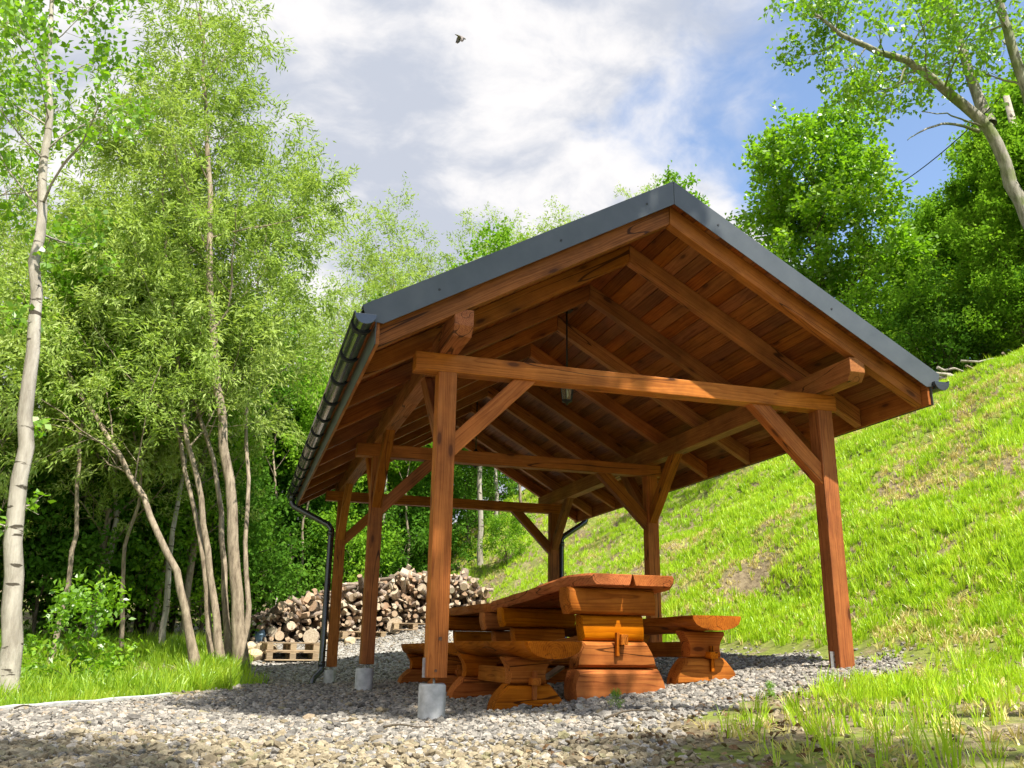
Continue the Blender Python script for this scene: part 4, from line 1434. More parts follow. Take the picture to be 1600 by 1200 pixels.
def boulder(c, s, seed, label):
    q = np.random.RandomState(seed)
    bm = bmesh.new()
    bmesh.ops.create_icosphere(bm, subdivisions=3, radius=1.0)
    pl = [(Vector(q.normal(size=3)).normalized(), q.uniform(0.62, 0.9)) for _ in range(9)]
    for v in bm.verts:
        for nrm, dd in pl:
            t = v.co.dot(nrm)
            if t > dd: v.co -= nrm * (t - dd) * 0.85
        v.co += v.co.normalized() * q.normal(0, 0.012)
    me = finish_bm(bm, 'boulder')
    o = put('boulder', me, Matrix.Translation(Vector(c)) @ Matrix.Rotation(q.uniform(0, 6), 4, 'Z') @ Matrix.Diagonal((s, s * 0.8, s * 0.62, 1)), None, M_ROCK)
    tag(o, label, 'boulder', None)


for i, (px_, y, s, lab) in enumerate(((398, 9.6, 0.20, 'tan boulder right beside the willow trunks'), (415, 10.1, 0.24, 'tan boulder behind and left of the stacked pallets'),
                                      (392, 10.4, 0.17, 'small tan boulder behind the willow trunks'), (545, 11.2, 0.14, 'tan rock on the gravel between the two rear left posts'),
                                      (508, 11.4, 0.12, 'small tan rock on the gravel just right of the downpipe'))):
    x = float(at(px_, 1015, y)[0])
    boulder((x, y, gz(x, y) + s * 0.28), s, 50 + i, lab)

# tarp bundle at the left end of the heap and two stakes
p = at(408, 985, 13.0)
rg = []
q = np.random.RandomState(4)
for i, zz_ in enumerate(np.linspace(0, 0.26, 7)):
    r0 = 0.15 * (1 - 0.6 * (zz_ / 0.26) ** 2)
    rg.append([(p[0] + r0 * (1 + q.normal(0, .12)) * math.cos(t), 13.05 + r0 * (1 + q.normal(0, .12)) * math.sin(t), gz(p[0], 13.05) + zz_) for t in np.linspace(0, 2 * math.pi, 14, endpoint=False)])
tag(loft('tarp', rg, (0, 0, 1), None, M_TARP, smooth=True, angle=60), 'crumpled blue-grey tarp at the left end of the firewood heap', 'tarp')
for px_, lab in ((433, 'left one of two thin stakes behind the firewood heap'), (442, 'right one of two thin stakes behind the firewood heap')):
    p = at(px_, 932, 14.4)
    tag(tube('stake', [(p[0] - 0.04, 14.4, gz(p[0], 14.4) - 0.1), (p[0], 14.4, p[2])], 0.022, 7, None, M_BARK_PALE), lab, 'stake')

# bird
bp = at(720, 58, 12.0)
def bird():
    v, f = [], []
    # body rings along x
    prof = [(-0.17, 0.004, 0), (-0.10, 0.016, 0.002), (-0.03, 0.032, 0.0), (0.04, 0.034, 0.0), (0.085, 0.022, 0.006), (0.11, 0.022, 0.010), (0.13, 0.014, 0.010), (0.15, 0.002, 0.006)]
    n = 8
    for (x, r, z) in prof:
        for t in np.linspace(0, 2 * math.pi, n, endpoint=False):
            v.append((x, r * math.cos(t) * (1.6 if x < -0.08 else 1), z + r * math.sin(t) * (0.5 if x < -0.08 else 1)))
    for i in range(len(prof) - 1):
        for j in range(n):
            k_ = (j + 1) % n
            f.append((i * n + j, i * n + k_, (i + 1) * n + k_, (i + 1) * n + j))
    # wings swept down, each a thin closed shell
    for s in (-1, 1):
        b = len(v)
        sec = [(0.00, 0.055, -0.045, 0.012), (0.06, 0.06, -0.055, 0.010), (0.10, 0.045, -0.055, 0.006), (0.115, 0.0, -0.06, 0.002)]
        off = [(0.02, 0.0), (0.05, -0.05), (0.06, -0.12), (0.06, -0.185)]
        for (dy, le, te, th), (sp, dz) in zip(sec, off):
            cx_ = 0.0 - 0.02 * (s > 0)
            for (xx, tt) in ((le, 0), ((le + te) / 2, th), (te, 0), ((le + te) / 2, -th)):
                v.append((xx + cx_ - 0.15 * abs(dz) * (1 if s > 0 else -0.35), s * (sp), dz + tt * 0.5 + 0.012))
        for i in range(3):
            for j in range(4):
                k_ = (j + 1) % 4
                f.append((b + i * 4 + j, b + i * 4 + k_, b + (i + 1) * 4 + k_, b + (i + 1) * 4 + j))
    me = mesh_pydata('bird', v, f, smooth=True)
    return put('bird', me, Matrix.Translation(Vector(bp)) @ Matrix.Rotation(R(20), 4, 'Z') @ Matrix.Diagonal((1.05, 1.05, 1.05, 1)), None, M_BIRD)
tag(bird(), 'grey-brown bird in flight with wings swept down against the clouds', 'bird')

# wire from the bank trees
a = at(1385, 300, 10.5); b = at(1520, 195, 6.5)
pth = [a + (b - a) * t + np.array([0, 0, -0.10 * 4 * t * (1 - t)]) for t in np.linspace(-0.35, 1.25, 14)]
tag(tube('wire', pth, 0.012, 6, None, M_DARK), 'thin dark overhead wire slanting among the trees on the bank', 'wire')

# ------------------------------------------------------------------ trees
class Grow:
    def __init__(self, seed):
        self.q = np.random.RandomState(seed)
        self.tv, self.tf, self.nv = [], [], 0
        self.lp, self.ld = [], []
    def tube(self, path, rad, sides):
        v, f = tube_pts(path, rad, sides)
        self.tv.append(v); self.tf.append(np.array(f) + self.nv); self.nv += len(v)
    def path(self, p, d, L, n, wander, trop):
        q = self.q
        pts = [np.array(p, float)]
        d = np.array(d, float); d /= np.linalg.norm(d)
        for i in range(n):
            d = d + q.normal(0, wander, 3) + np.array([0, 0, trop])
            d /= np.linalg.norm(d)
            pts.append(pts[-1] + d * L / n)
        return np.array(pts), d
    def branch(self, p, d, L, r, level, S_):
        """S_: per-level dicts"""
        s = S_[level]
        n = s.get('n', 4)
        pts, dend = self.path(p, d, L, n, s.get('wander', 0.12), s.get('trop', 0.03))
        rad = np.linspace(r, r * s.get('taper', 0.35), n + 1)
        if r > s.get('rmin', 0.0):
            self.tube(pts, rad, s.get('sides', 5))
        self.kids(pts, rad, L, level, S_)
    def kids(self, pts, rad, L, level, S_):
        q = self.q
        s = S_[level]
        if level == len(S_) - 1:
            self.leaves(pts, s)
            return
        if s.get('leafy'):
            self.leaves(pts, s)
        k = s['kids']
        k = int(round(k * q.uniform(0.8, 1.2)))
        c0, c1 = s.get('span', (0.25, 1.0))
        n = len(pts) - 1
        az = q.uniform(0, 6.28)
        for i in range(k):
            t = c0 + (c1 - c0) * (i + q.uniform(0, 1)) / k
            u = t * n; j = min(int(u), n - 1); fr = u - j
            p = pts[j] * (1 - fr) + pts[j + 1] * fr
            ax = pts[j + 1] - pts[j]; ax /= np.linalg.norm(ax)
            az += 2.4 + q.normal(0, 0.5)
            ref = np.array([0.3, 0.2, 0.93]) if abs(ax[2]) < 0.9 else np.array([1.0, 0.1, 0.0])
            e1 = np.cross(ax, ref); e1 /= np.linalg.norm(e1); e2 = np.cross(ax, e1)
            out = e1 * math.cos(az) + e2 * math.sin(az)
            an = R(q.normal(*s.get('angle', (45, 8))))
            dd = ax * math.cos(an) + out * math.sin(an)
            sh = s.get('shape')
            f_ = sh(t) if sh else (1.0 - 0.45 * t)
            cl = s['len'] * f_ * q.uniform(0.75, 1.2)
            rr = (rad[j] * (1 - fr) + rad[j + 1] * fr) * s.get('rk', 0.5) * q.uniform(0.7, 1.0)
            rr = max(rr, 0.003)
            self.branch(p, dd, cl, rr, level + 1, S_)
    def leaves(self, pts, s):
        q = self.q
        k = s['leaves']
        u = q.uniform(0.1, 1.0, k) * (len(pts) - 1)
        j = np.minimum(u.astype(int), len(pts) - 2); fr = (u - j)[:, None]
        p = pts[j] * (1 - fr) + pts[j + 1] * fr
        ax = pts[j + 1] - pts[j]
        ax = ax / (np.linalg.norm(ax, axis=1)[:, None] + 1e-9)
        d = ax * s.get('fwd', 0.5) + q.normal(0, 1, (k, 3)) * s.get('scatter', 0.6) + np.array([0, 0, s.get('droop', -0.1)])
        d /= np.linalg.norm(d, axis=1)[:, None]
        p = p + q.normal(0, 1, (k, 3)) * s.get('puff', 0.05)
        self.lp.append(p); self.ld.append(d)
    def trunk_mesh(self, name, mat):
        V_ = np.concatenate(self.tv); F_ = np.concatenate(self.tf)
        me = fast_mesh(name, V_, F_)
        me.materials.append(mat)
        return me
    def leaf_mesh(self, name, mat, length, width, flat=0.5):
        q = self.q
        P_ = np.concatenate(self.lp); D = np.concatenate(self.ld)
        n = len(P_)
        up = q.normal(0, 1, (n, 3)) * (1 - flat) + np.array([0, 0, 1.0]) * flat
        sd = np.cross(D, up); sd /= np.linalg.norm(sd, axis=1)[:, None] + 1e-9
        nr = np.cross(sd, D)
        L_ = (length * q.uniform(0.6, 1.25, n))[:, None]; Wd = (width * q.uniform(0.7, 1.2, n))[:, None] * 0.5
        a = P_; c = P_ + D * L_ - nr * L_ * 0.12
        b = P_ + D * L_ * 0.45 + sd * Wd + nr * Wd * 0.25; e = P_ + D * L_ * 0.45 - sd * Wd + nr * Wd * 0.25
        V_ = np.stack([a, b, c, e], 1).reshape(-1, 3)
        F_ = np.arange(4 * n).reshape(n, 4)
        me = fast_mesh(name, V_, F_, smooth=False)
        at_ = me.attributes.new('rnd', 'FLOAT', 'FACE')
        # neighbouring leaves share a tone: low-frequency noise plus scatter
        tone = fbm(P_[:, 0] + P_[:, 2] * 0.7, P_[:, 1] + P_[:, 2] * 0.9, 0.9, 2)
        at_.data.foreach_set('value', np.clip(0.5 * q.rand(n) + 0.9 * (tone - 0.5) + 0.25, 0, 1).astype(np.float32))
        me.materials.append(mat)
        return me


def tree_obj(name, base, G_, bark, leafm, ll, lw, label, cat='tree', group=None, flat=0.5, M=None):
    """meshes are built around the local origin; base is the world position of the foot"""
    r = empty(name, base, label, cat, group)
    MM = WORLD[r]
    put('trunk', G_.trunk_mesh('trunk', bark), MM, r)
    put('crown', G_.leaf_mesh('crown', leafm, ll, lw, flat), MM, r)
    return r


def stem(G_, pts, r0, r1, sides=10):
    """smooth a polyline and record it as a stem"""
    pts = np.array(pts, float)
    t = np.linspace(0, len(pts) - 1, (len(pts) - 1) * 4 + 1)
    out = np.stack([np.interp(t, np.arange(len(pts)), pts[:, i]) for i in range(3)], 1)
    for _ in range(2):
        out[1:-1] = (out[:-2] + 2 * out[1:-1] + out[2:]) / 4
    out[1:-1] += G_.q.normal(0, 0.018, out[1:-1].shape) * np.array([1, 1, 0.2])
    rad = np.linspace(r0, r1, len(out))
    rad[0] *= 1.35; rad[1] *= 1.12
    G_.tube(out, rad, sides)
    return out, rad


WIL = [dict(kids=17, span=(0.28, 1.0), angle=(48, 10), len=3.3, rk=0.42),
       dict(kids=9, span=(0.15, 1.0), angle=(42, 12), len=1.45, trop=0.05, n=5, wander=0.13, sides=5, rk=0.5),
       dict(kids=6, span=(0.1, 1.0), angle=(40, 14), len=0.62, trop=0.03, n=4, wander=0.16, sides=4, rk=0.6, rmin=0.004),
       dict(leaves=30, n=3, wander=0.2, trop=-0.07, fwd=0.8, scatter=0.5, droop=-0.28, puff=0.05, rmin=0.0055, sides=3)]

# --- multi-stemmed willow beside the drive
wb = np.array([-1.55, 8.0, gz(-1.55, 8.0) - 0.12])
G_ = Grow(41)
def rel(px_, py_, Y, b=wb): return at(px_, py_, Y) - b
stems = [([rel(377, 1046, 7.75), rel(370, 900, 7.8), rel(352, 700, 8.0), rel(328, 510, 8.2), rel(330, 300, 8.5), rel(318, 120, 8.9), rel(312, -60, 9.2)], 0.105, 0.018),
         ([rel(360, 1038, 8.1), rel(352, 930, 8.3), rel(345, 760, 8.7), rel(300, 600, 9.2), rel(240, 420, 9.8), rel(215, 250, 10.3)], 0.058, 0.013),
         ([rel(345, 1036, 7.9), rel(332, 900, 8.0), rel(305, 740, 8.3), rel(285, 640, 8.6), rel(262, 420, 9.0), rel(255, 200, 9.4)], 0.062, 0.014),
         ([rel(333, 1034, 8.3), rel(318, 880, 8.6), rel(283, 690, 9.0), rel(225, 520, 9.6), rel(180, 380, 10.2)], 0.052, 0.014),
         ([rel(306, 1042, 7.4), rel(285, 920, 7.4), rel(240, 810, 7.6), rel(170, 680, 8.2), rel(95, 560, 9.0), rel(30, 450, 10.0)], 0.066, 0.015),
         ([rel(384, 1000, 8.4), rel(386, 800, 8.8), rel(384, 600, 9.3), rel(405, 430, 9.8), rel(430, 280, 10.3)], 0.042, 0.013)]
for pts, r0, r1 in stems:
    o_, rad = stem(G_, pts, r0, r1)
    S_ = [dict(WIL[0], kids=15, span=(0.47, 1.0), len=2.5)] + WIL[1:]
    G_.kids(o_, rad, 8, 0, S_)
tree_obj('willow_tree', wb, G_, M_BARK_WILLOW, L_WILLOW, 0.125, 0.029, 'tall willow with several leaning brown stems rising from one clump')

# --- pale-trunked tree at the far left, broad bright leaves
tb = np.array([-3.22, 3.0, gz(-3.22, 3.0) - 0.08])
G_ = Grow(17)
pts = [np.zeros(3), at(22, 900, 3.0) - tb, at(38, 700, 3.05) - tb, at(52, 500, 3.1) - tb, at(66, 330, 3.2) - tb, at(76, 170, 3.3) - tb, at(78, 30, 3.4) - tb, at(85, -120, 3.5) - tb]
o_, rad = stem(G_, pts, 0.094, 0.012, 12)
rad = rad * np.linspace(1.0, 0.75, len(rad))
BRD = [dict(kids=24, span=(0.53, 1.0), angle=(62, 12), len=1.6, rk=0.40),
       dict(kids=6, span=(0.2, 1.0), angle=(45, 12), len=0.7, trop=0.03, n=5, wander=0.12, sides=5, rk=0.55),
       dict(kids=4, span=(0.2, 1.0), angle=(42, 12), len=0.34, n=4, wander=0.15, sides=4, rk=0.6, rmin=0.0025),
       dict(leaves=9, n=3, wander=0.15, fwd=0.3, scatter=0.7, droop=-0.2, puff=0.05, rmin=0.0035, sides=3)]
G_.kids(o_, rad, 8, 0, BRD)
# a few low sprigs on the stem
S2 = [dict(kids=5, span=(0.12, 0.5), angle=(70, 10), len=0.30, rk=0.2)] + [dict(BRD[2], leafy=True, leaves=8, len=0.2), dict(BRD[3], leaves=7)]
G_.kids(o_, rad, 8, 0, S2)
tree_obj('pale_trunk_tree', tb, G_, M_BARK_PALE, L_BRIGHT, 0.085, 0.062, 'slender pale-barked tree with bright round leaves at the left edge', flat=0.35)


def proto_tree(seed, H, r0, spec, bend=0.5, lean=(0, 0), first=0.0):
    G_ = Grow(seed)
    q = G_.q
    n = 6
    pts = [np.array([0, 0, -0.25])]
    for i in range(1, n + 1):
        t = i / n
        pts.append(np.array([lean[0] * t + q.normal(0, bend * 0.2), lean[1] * t + q.normal(0, bend * 0.2), H * t]))
    o_, rad = stem(G_, pts, r0, r0 * 0.16, 8)
    G_.kids(o_, rad, H, 0, spec)
    return G_


# tall airy willows of the wood behind
TALL = [dict(kids=22, span=(0.22, 1.0), angle=(44, 10), len=4.6, rk=0.42, shape=lambda t: 0.55 + 0.9 * math.sin(math.pi * min(1, t * 0.92)) * 0.6),
        dict(kids=8, span=(0.15, 1.0), angle=(42, 12), len=1.9, trop=0.06, n=5, wander=0.13, sides=4, rk=0.5),
        dict(kids=5, span=(0.1, 1.0), angle=(40, 14), len=0.9, trop=0.03, n=3, wander=0.16, sides=3, rk=0.6, rmin=0.010),
        dict(leaves=20, n=3, wander=0.2, trop=-0.05, fwd=0.6, scatter=0.6, droop=-0.2, puff=0.10, rmin=0.05, sides=3)]
BUSHY = [dict(kids=24, span=(0.10, 1.0), angle=(58, 12), len=3.6, rk=0.45, shape=lambda t: 1.05 - 0.75 * t),
         dict(kids=8, span=(0.15, 1.0), angle=(46, 12), len=1.5, trop=0.05, n=5, wander=0.12, sides=4, rk=0.5),
         dict(kids=5, span=(0.1, 1.0), angle=(45, 14), len=0.75, n=3, wander=0.16, sides=3, rk=0.6, rmin=0.012),
         dict(leaves=36, n=3, wander=0.2, fwd=0.4, scatter=0.7, droop=-0.15, puff=0.10, rmin=0.05, sides=3)]
SHRUB = [dict(kids=13, span=(0.04, 1.0), angle=(55, 14), len=1.7, rk=0.5, shape=lambda t: 1.0 - 0.5 * t),
         dict(kids=8, span=(0.12, 1.0), angle=(46, 14), len=0.8, trop=0.05, n=4, wander=0.15, sides=4, rk=0.5),
         dict(kids=4, span=(0.1, 1.0), angle=(45, 14), len=0.4, n=3, wander=0.16, sides=3, rk=0.6, rmin=0.006),
         dict(leaves=11, n=3, wander=0.2, fwd=0.4, scatter=0.7, droop=-0.15, puff=0.07, rmin=0.05, sides=3)]
POLE = [dict(kids=13, span=(0.55, 1.0), angle=(50, 12), len=2.2, rk=0.4),
        dict(kids=7, span=(0.2, 1.0), angle=(45, 12), len=1.0, trop=0.05, n=4, wander=0.14, sides=4, rk=0.5),
        dict(kids=4, span=(0.1, 1.0), angle=(45, 14), len=0.5, n=3, wander=0.16, sides=3, rk=0.6, rmin=0.008),
        dict(leaves=14, n=3, wander=0.2, fwd=0.4, scatter=0.7, droop=-0.1, puff=0.08, rmin=0.05, sides=3)]

FAR = (0, -200, -50)


def first_at(x, y, sink=0.1):
    return (x, y, gz(x, y) - sink)


class Kind:
    """builds the first tree of a kind in place, then copies"""
    def __init__(self, name, G_, bark, leafm, ll, lw, flat=0.5):
        self.args = (name, G_, bark, leafm, ll, lw, flat); self.root = None
    def place(self, x, y, label, group=None, s=1.0, rz=0.0, sz=None, z=None):
        base = Vector((x, y, (gz(x, y) - 0.1) if z is None else z))
        M = Matrix.Translation(base) @ Matrix.Rotation(rz, 4, 'Z') @ Matrix.Diagonal((s, s, sz or s, 1))
        if self.root is None:
            name, G_, bark, leafm, ll, lw, flat = self.args
            self.root = tree_obj(name, base, G_, bark, leafm, ll, lw, label, 'shrub' if 'shrub' in name else 'tree', group, flat)
            self.root.matrix_basis = M
            WORLD[self.root] = M
            for c in children_of(self.root):
                WORLD[c] = M
            return self.root
        r = copy_tree(self.root, M, label)
        if group: r['group'] = group
        elif 'group' in r.keys(): del r['group']
        return r


K_TALL = Kind('tall_willow', proto_tree(61, 15.0, 0.20, TALL, 0.9), M_BARK_WILLOW, L_WILLOW, 0.20, 0.055)
K_TALL2 = Kind('tall_willow', proto_tree(62, 13.5, 0.17, TALL, 1.1, lean=(0.8, 0)), M_BARK_WILLOW, L_WILLOW, 0.20, 0.055)
K_BUSHY = Kind('leafy_tree', proto_tree(63, 8.5, 0.17, BUSHY, 0.5), M_BARK_DARK, L_MID, 0.15, 0.10)
K_DARK = Kind('dark_tree', proto_tree(64, 9.5, 0.16, BUSHY, 0.6), M_BARK_DARK, L_DARK, 0.17, 0.11)
K_BRIGHT = Kind('leafy_tree', proto_tree(70, 8.5, 0.17, BUSHY, 0.5), M_BARK_DARK, L_BRIGHT, 0.15, 0.10)
K_SHRUB = Kind('shrub', proto_tree(65, 2.4, 0.04, SHRUB, 0.3), M_BARK_DARK, L_MID, 0.10, 0.06)
K_SHRUBD = Kind('shrub', proto_tree(66, 2.6, 0.04, SHRUB, 0.3), M_BARK_DARK, L_DARK, 0.11, 0.065)
K_SHRUBB = Kind('shrub', proto_tree(67, 1.9, 0.022, [dict(SHRUB[0], kids=9, len=1.1), dict(SHRUB[1], kids=5, len=0.55), dict(SHRUB[2], kids=3), dict(SHRUB[3], leaves=9)], 0.35), M_BARK_DARK, L_BRIGHT, 0.15, 0.075)
K_POLE = Kind('slender_tree', proto_tree(68, 9.0, 0.085, POLE, 0.5), M_BARK_PALE, L_MID, 0.13, 0.085)
K_POLE2 = Kind('slender_tree', proto_tree(69, 8.0, 0.06, POLE, 0.7, lean=(0.6, 0)), M_BARK_WILLOW, L_MID, 0.13, 0.085)

rt = random.Random(5)
# willows of the wood, left to right
WG = 'tall pale willows of the wood behind'
for K, x, y, s, rz, lab in ((K_TALL, -9.0, 13.5, 0.80, 0.3, 'pale willow crown at the far left edge of the wood'),
                            (K_TALL2, -6.2, 12.0, 0.62, 1.9, 'pale willow standing directly behind the slender pale-trunked tree'),
                            (K_TALL, -4.6, 15.5, 0.68, 2.2, 'pale willow behind the multi-stemmed clump, left of its stems'),
                            (K_TALL2, -1.2, 19.5, 0.64, 0.6, 'pale willow behind the multi-stemmed clump, right of its stems'),
                            (K_TALL, 1.0, 22.0, 0.66, 1.2, 'airy willow showing just left of the gutter corner'),
                            (K_TALL2, 4.0, 25.5, 0.86, 3.0, 'tall airy willow above the lower end of the left roof slope'),
                            (K_TALL, 7.2, 27.5, 0.72, 4.0, 'airy willow above the middle of the left roof slope'),
                            (K_TALL2, 2.4, 24.0, 0.70, 4.4, 'pale willow between the gutter corner and the taller willow on its right'),
                            (K_TALL2, 5.7, 26.5, 0.78, 2.0, 'pale bushy willow in the gap above the lower left roof slope'),
                            (K_TALL2, 9.0, 28.0, 0.80, 0.9, 'pale willow just above the upper left roof slope'),
                            (K_TALL, -3.7, 10.6, 0.40, 3.9, 'young willow with pale low foliage left of the multi-stemmed clump'),
                            (K_TALL2, -5.4, 10.0, 0.38, 2.8, 'young pale willow between the pale-trunked tree and the clump'),
                            (K_TALL, -2.2, 11.2, 0.40, 0.4, 'young willow with pale low foliage directly behind the clump stems'),
                            (K_TALL2, 11.0, 29.0, 0.80, 5.1, 'airy willow above the left roof slope, nearest the ridge')):
    K.place(x, y, lab, WG, s, rz)
K_TALL.place(15.5, 27.0, 'thin-leaved tall willow rising just behind the roof ridge, left of the rounded tree', None, 0.78, 2.6)
# darker trees filling the wood
DG = 'dark leafy trees in the shade of the wood'
for i, (x, y, s) in enumerate(((-10.5, 12.5, 0.8), (-7.8, 10.8, 0.62), (-5.2, 12.6, 0.66), (-3.2, 14.0, 0.70), (-1.6, 16.5, 0.70), (0.4, 17.5, 0.66), (2.2, 18.8, 0.66), (4.2, 20.0, 0.66), (6.6, 22.5, 0.7), (-4.4, 19.0, 0.9), (3.0, 23.5, 0.95), (-12.5, 17.0, 1.0), (9.2, 25.0, 0.7))):
    (K_DARK if i % 3 else K_BUSHY).place(x, y, 'leafy green tree in the shaded wood behind the verge and firewood', DG, s, rt.uniform(0, 6.28))
# slender stems in the wood
PG = 'slender stems in the wood'
for i, (px_, Y, s) in enumerate(((88, 8.6, 0.8), (150, 10.6, 0.75), (205, 9.8, 0.7), (232, 11.5, 0.8), (262, 10.5, 0.7), (420, 15.6, 0.85), (455, 15.2, 0.7), (590, 16.2, 0.8), (625, 15.6, 0.75), (690, 16.0, 0.8), (775, 17.2, 0.75), (815, 18.2, 0.8))):
    x = float(at(px_, 950, Y)[0])
    (K_POLE2 if i % 3 != 1 else K_POLE).place(x, Y, 'slender young stem among the undergrowth of the wood', PG, s, rt.uniform(0, 6.28))
x = float(at(752, 880, 15.6)[0])
K_POLE.place(x, 15.6, 'slender pale trunk standing behind the right end of the firewood heap', None, 0.95, 1.0)
# undergrowth
SG = 'undergrowth bushes along the edge of the wood'
for i, (x, y, s) in enumerate(((-6.9, 10.2, 1.1), (-5.7, 10.6, 1.0), (-4.6, 11.0, 1.0), (-3.7, 11.2, 1.0), (-2.8, 11.6, 1.0), (-2.0, 12.2, 0.95), (-1.3, 13.6, 1.0), (-0.2, 15.2, 0.95), (1.2, 15.4, 1.0), (2.4, 16.0, 0.95), (3.6, 16.6, 0.9), (4.6, 17.8, 0.9), (-8.0, 9.0, 1.1), (-6.3, 8.2, 0.6), (-2.3, 12.6, 1.2), (0.5, 17.0, 1.3), (-8.2, 13.0, 1.5), (-6.6, 13.4, 1.4), (-5.2, 14.2, 1.4), (-3.9, 13.2, 1.3), (-7.4, 16.5, 1.7), (-5.0, 17.0, 1.6), (-2.6, 15.6, 1.5), (-0.9, 17.6, 1.5), (-9.8, 10.8, 1.4), (1.8, 19.5, 1.5), (-3.0, 19.5, 1.8))):
    (K_SHRUBD if i % 4 else K_SHRUB).place(x, y, 'green undergrowth bush at the shady edge of the wood', SG, s, rt.uniform(0, 6.28))
p = at(115, 1055, 5.2)
K_SHRUBB.place(float(p[0]), 5.2, 'small sapling with bright yellow-green leaves on the left verge', None, 0.58, 0.7)
p = at(20, 1060, 6.2)
K_SHRUBB.place(float(p[0]) - 0.1, 6.2, 'bright leafy sapling partly behind the pale trunk at the left edge', None, 0.38, 2.7)
p = at(790, 885, 14.6)
K_SHRUB.place(float(p[0]), 14.6, 'light green bush at the top of the bank behind the rear posts', None, 0.5, 1.4)

p = at(962, 1120, -0.75)
K_SHRUBB.place(float(p[0]), -0.75, 'tiny green weed growing in the gravel in front of the table', None, 0.05, 0.3, z=gz(float(p[0]), -0.75))
p = at(1205, 1120, -1.2)
K_SHRUBB.place(float(p[0]), -1.2, 'small leafy weed at the edge of the gravel on the right', None, 0.045, 1.3, z=gz(float(p[0]), -1.2))
# fallen twigs
for (pa, pb, Y, lab) in (((945, 1122), (1030, 1133), -1.35, 'thin brown twig lying where gravel meets soil in front of the table'),
                         ((20, 1122), (62, 1098), 0.75, 'bent dark twig lying over the kerb at the left edge'),
                         ((600, 1128), (672, 1120), -0.9, 'short twig lying on the gravel left of the nearest pier')):
    a = at(*pa, Y); b = at(*pb, Y + 0.25)
    pth = []
    for t in np.linspace(0, 1, 7):
        c = a + (b - a) * t
        pth.append((c[0], c[1], gz(c[0], c[1]) + 0.03 + 0.012 * math.sin(5 * t)))
    tag(tube('twig', pth, np.linspace(0.007, 0.003, 7), 6, None, M_BARK_DARK), lab, 'twig')

# --- right-hand bank trees
K_BRIGHT.place(12.7, 11.8, 'rounded bright green tree at the top of the bank, right of the roof ridge', None, 1.04, 0.4, sz=0.86)
K_BRIGHT.place(14.9, 11.0, 'lower bright green tree filling the gap right of the rounded tree', None, 0.50, 2.9)
BG = 'leafy trees crowding the top of the bank'
for i, (K, x, y, s, rz) in enumerate(((K_BUSHY, 15.4, 9.6, 0.62, 1.1), (K_BUSHY, 16.9, 8.0, 0.90, 2.3), (K_BUSHY, 14.0, 6.6, 0.58, 3.2), (K_BUSHY, 19.2, 10.5, 0.95, 4.4), (K_BUSHY, 17.5, 12.5, 0.66, 5.0), (K_DARK, 15.4, 4.4, 0.7, 0.2), (K_BUSHY, 10.4, 16.5, 0.85, 1.9))):
    K.place(x, y, 'dense leafy tree in the thicket at the top of the bank', BG, s, rz)
for i, (x, y, s) in enumerate(((11.9, 9.2, 0.9), (12.3, 7.6, 0.8), (12.9, 6.3, 0.75), (13.4, 5.2, 0.8), (12.6, 8.4, 1.1), (11.4, 11.0, 0.9), (13.9, 4.0, 0.9))):
    (K_SHRUBD if i % 2 else K_SHRUB).place(x, y, 'bush at the foot of the thicket on top of the bank', 'bushes on top of the bank', s, rt.uniform(0, 6.28))

# leaning tree at the upper right with lichen-grey limbs
fb = np.array([15.4, 5.4, gz(15.4, 5.4) - 0.2])
G_ = Grow(77)
def rf(px_, py_, Y): return at(px_, py_, Y) - fb
limbs = [([np.zeros(3), rf(1640, 430, 5.6), rf(1597, 320, 6.0), rf(1545, 195, 6.1), rf(1470, 135, 6.2), rf(1420, 95, 6.2), rf(1330, 65, 6.3), rf(1270, 20, 6.4)], 0.18, 0.03),
         ([rf(1545, 195, 6.1), rf(1510, 100, 6.4), rf(1490, 30, 6.6), rf(1470, -80, 6.9)], 0.12, 0.05),
         ([np.array([0.3, 0.3, 0]), rf(1640, 330, 5.2), rf(1600, 130, 5.0), rf(1565, 20, 5.0), rf(1540, -90, 5.0)], 0.14, 0.06)]
ALD = [dict(kids=12, span=(0.45, 1.0), angle=(52, 12), len=2.0, rk=0.35),
       dict(kids=7, span=(0.2, 1.0), angle=(45, 14), len=0.95, trop=0.01, n=5, wander=0.17, sides=5, rk=0.5),
       dict(kids=4, span=(0.2, 1.0), angle=(45, 14), len=0.5, n=4, wander=0.18, sides=4, rk=0.6, rmin=0.003),
       dict(leaves=9, n=3, wander=0.2, fwd=0.3, scatter=0.7, droop=-0.2, puff=0.07, rmin=0.006, sides=3)]
for i, (pts, r0, r1) in enumerate(limbs):
    o_, rad = stem(G_, pts, r0, r1, 10)
    G_.kids(o_, rad, 7, 0, [dict(ALD[0], span=(0.55, 1.0) if i == 0 else (0.4, 1.0), kids=15 if i == 0 else 10)] + ALD[1:])
# bare dead branches
for pts, r0 in (([rf(1530, 205, 6.1), rf(1480, 190, 6.0), rf(1440, 205, 5.9), rf(1418, 219, 5.8)], 0.035), ([rf(1540, 200, 6.1), rf(1490, 180, 6.2), rf(1440, 174, 6.3)], 0.025)):
    stem(G_, pts, r0, 0.008, 6)
tree_obj('leaning_tree', fb, G_, M_BARK_GREY, L_BRIGHT, 0.12, 0.085, 'grey-barked tree leaning in from the upper right with a dead branch', flat=0.3)
p = at(1590, 330, 7.5)
tag(tube('snag', [(p[0] + 0.3, 7.5, gz(p[0] + .3, 7.5) - 0.2), tuple(at(1600, 260, 7.5)), tuple(at(1572, 150, 7.5))], [0.14, 0.10, 0.07], 9, None, M_BARK_PALE), 'pale broken dead trunk beside the leaning tree at the right edge', 'dead trunk')

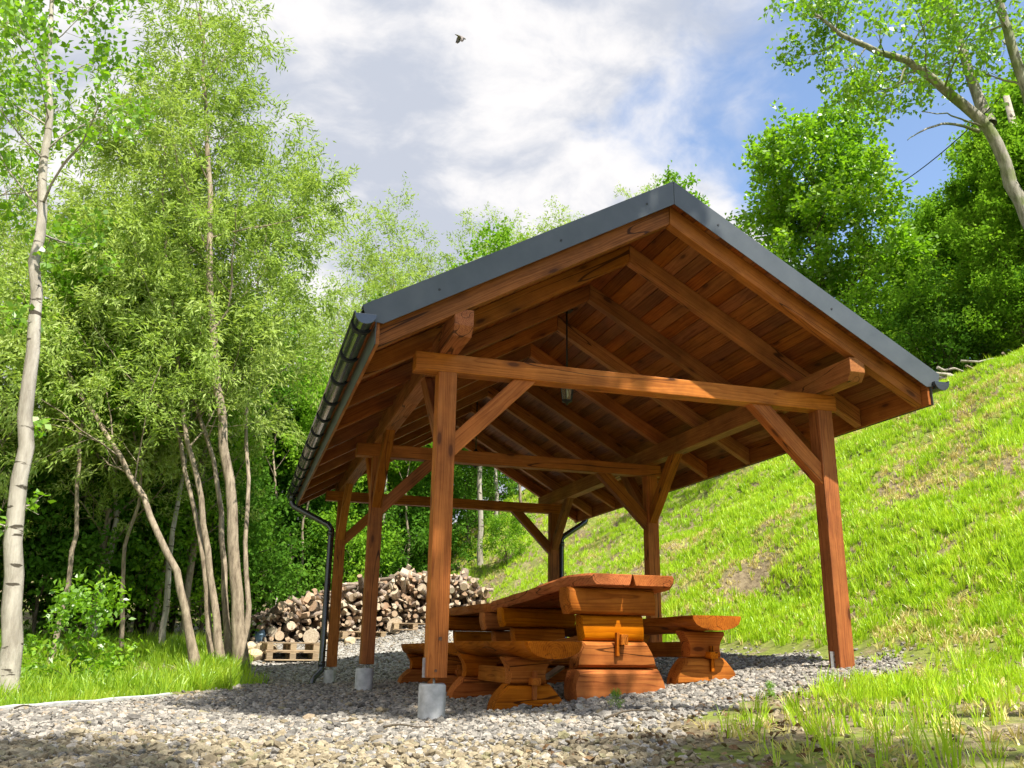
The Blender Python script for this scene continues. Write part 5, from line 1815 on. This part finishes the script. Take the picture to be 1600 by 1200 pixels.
# brush pile on the brow of the bank
rbp = random.Random(8)
q = np.random.RandomState(33)
for i in range(16):
    px_ = rbp.uniform(1475, 1600); py_ = rbp.uniform(548, 590)
    Y = 5.4 + (1600 - px_) / 130 * 1.6
    p = at(px_, py_, Y)
    z = gz(p[0], Y) + rbp.uniform(0.02, 0.22)
    L_ = rbp.uniform(0.6, 1.6)
    an = rbp.gauss(0.5, 0.5)
    d = np.array([math.cos(an), -math.sin(an), rbp.gauss(0.05, 0.12)])
    c = np.array([p[0], Y, z])
    path = [c + d * L_ * (t - 0.5) + q.normal(0, 0.03, 3) for t in np.linspace(0, 1, 6)]
    tag(tube('dead_branch', path, np.linspace(rbp.uniform(0.02, 0.04), 0.008, 6), 6, None, M_BARK_PALE if i % 2 else M_BARK_WILLOW), 'dead branch lying in the brush on the brow of the bank', 'branch', 'brush on the brow of the bank')

# trees standing behind and beside the viewpoint, whose crowns shade the foreground
SHADE = [dict(kids=16, span=(0.62, 1.0), angle=(60, 14), len=1.75, rk=0.4, shape=lambda t: 1.0 - 0.35 * t),
         dict(kids=7, span=(0.2, 1.0), angle=(45, 14), len=0.9, trop=0.02, n=4, wander=0.14, sides=4, rk=0.5),
         dict(kids=4, span=(0.1, 1.0), angle=(45, 14), len=0.5, n=3, wander=0.16, sides=3, rk=0.6, rmin=0.008),
         dict(leaves=11, n=3, wander=0.2, fwd=0.4, scatter=0.7, droop=-0.1, puff=0.09, rmin=0.05, sides=3)]
K_SHADE = Kind('shade_tree', proto_tree(91, 12.5, 0.16, SHADE, 0.5), M_BARK_WILLOW, L_MID, 0.15, 0.09)
K_SHADE.place(-0.3, -8.9, 'tree behind the viewpoint shading the left foreground gravel', None, 1.0, 0.5)
K_SHADE.place(2.2, -10.2, 'tree behind the viewpoint shading the middle foreground', None, 1.0, 2.5)
G_ = proto_tree(93, 12.3, 0.13, [dict(SHADE[0], kids=20, span=(0.74, 1.0), len=1.35)] + SHADE[1:3] + [dict(SHADE[3], leaves=24)], 0.3, lean=(-2.6, 0.9))
tree_obj('shade_tree', first_at(3.9, -5.7), G_, M_BARK_WILLOW, L_MID, 0.15, 0.09, 'tree leaning in beside the viewpoint that shades the left half of the gable')
#@@END@@
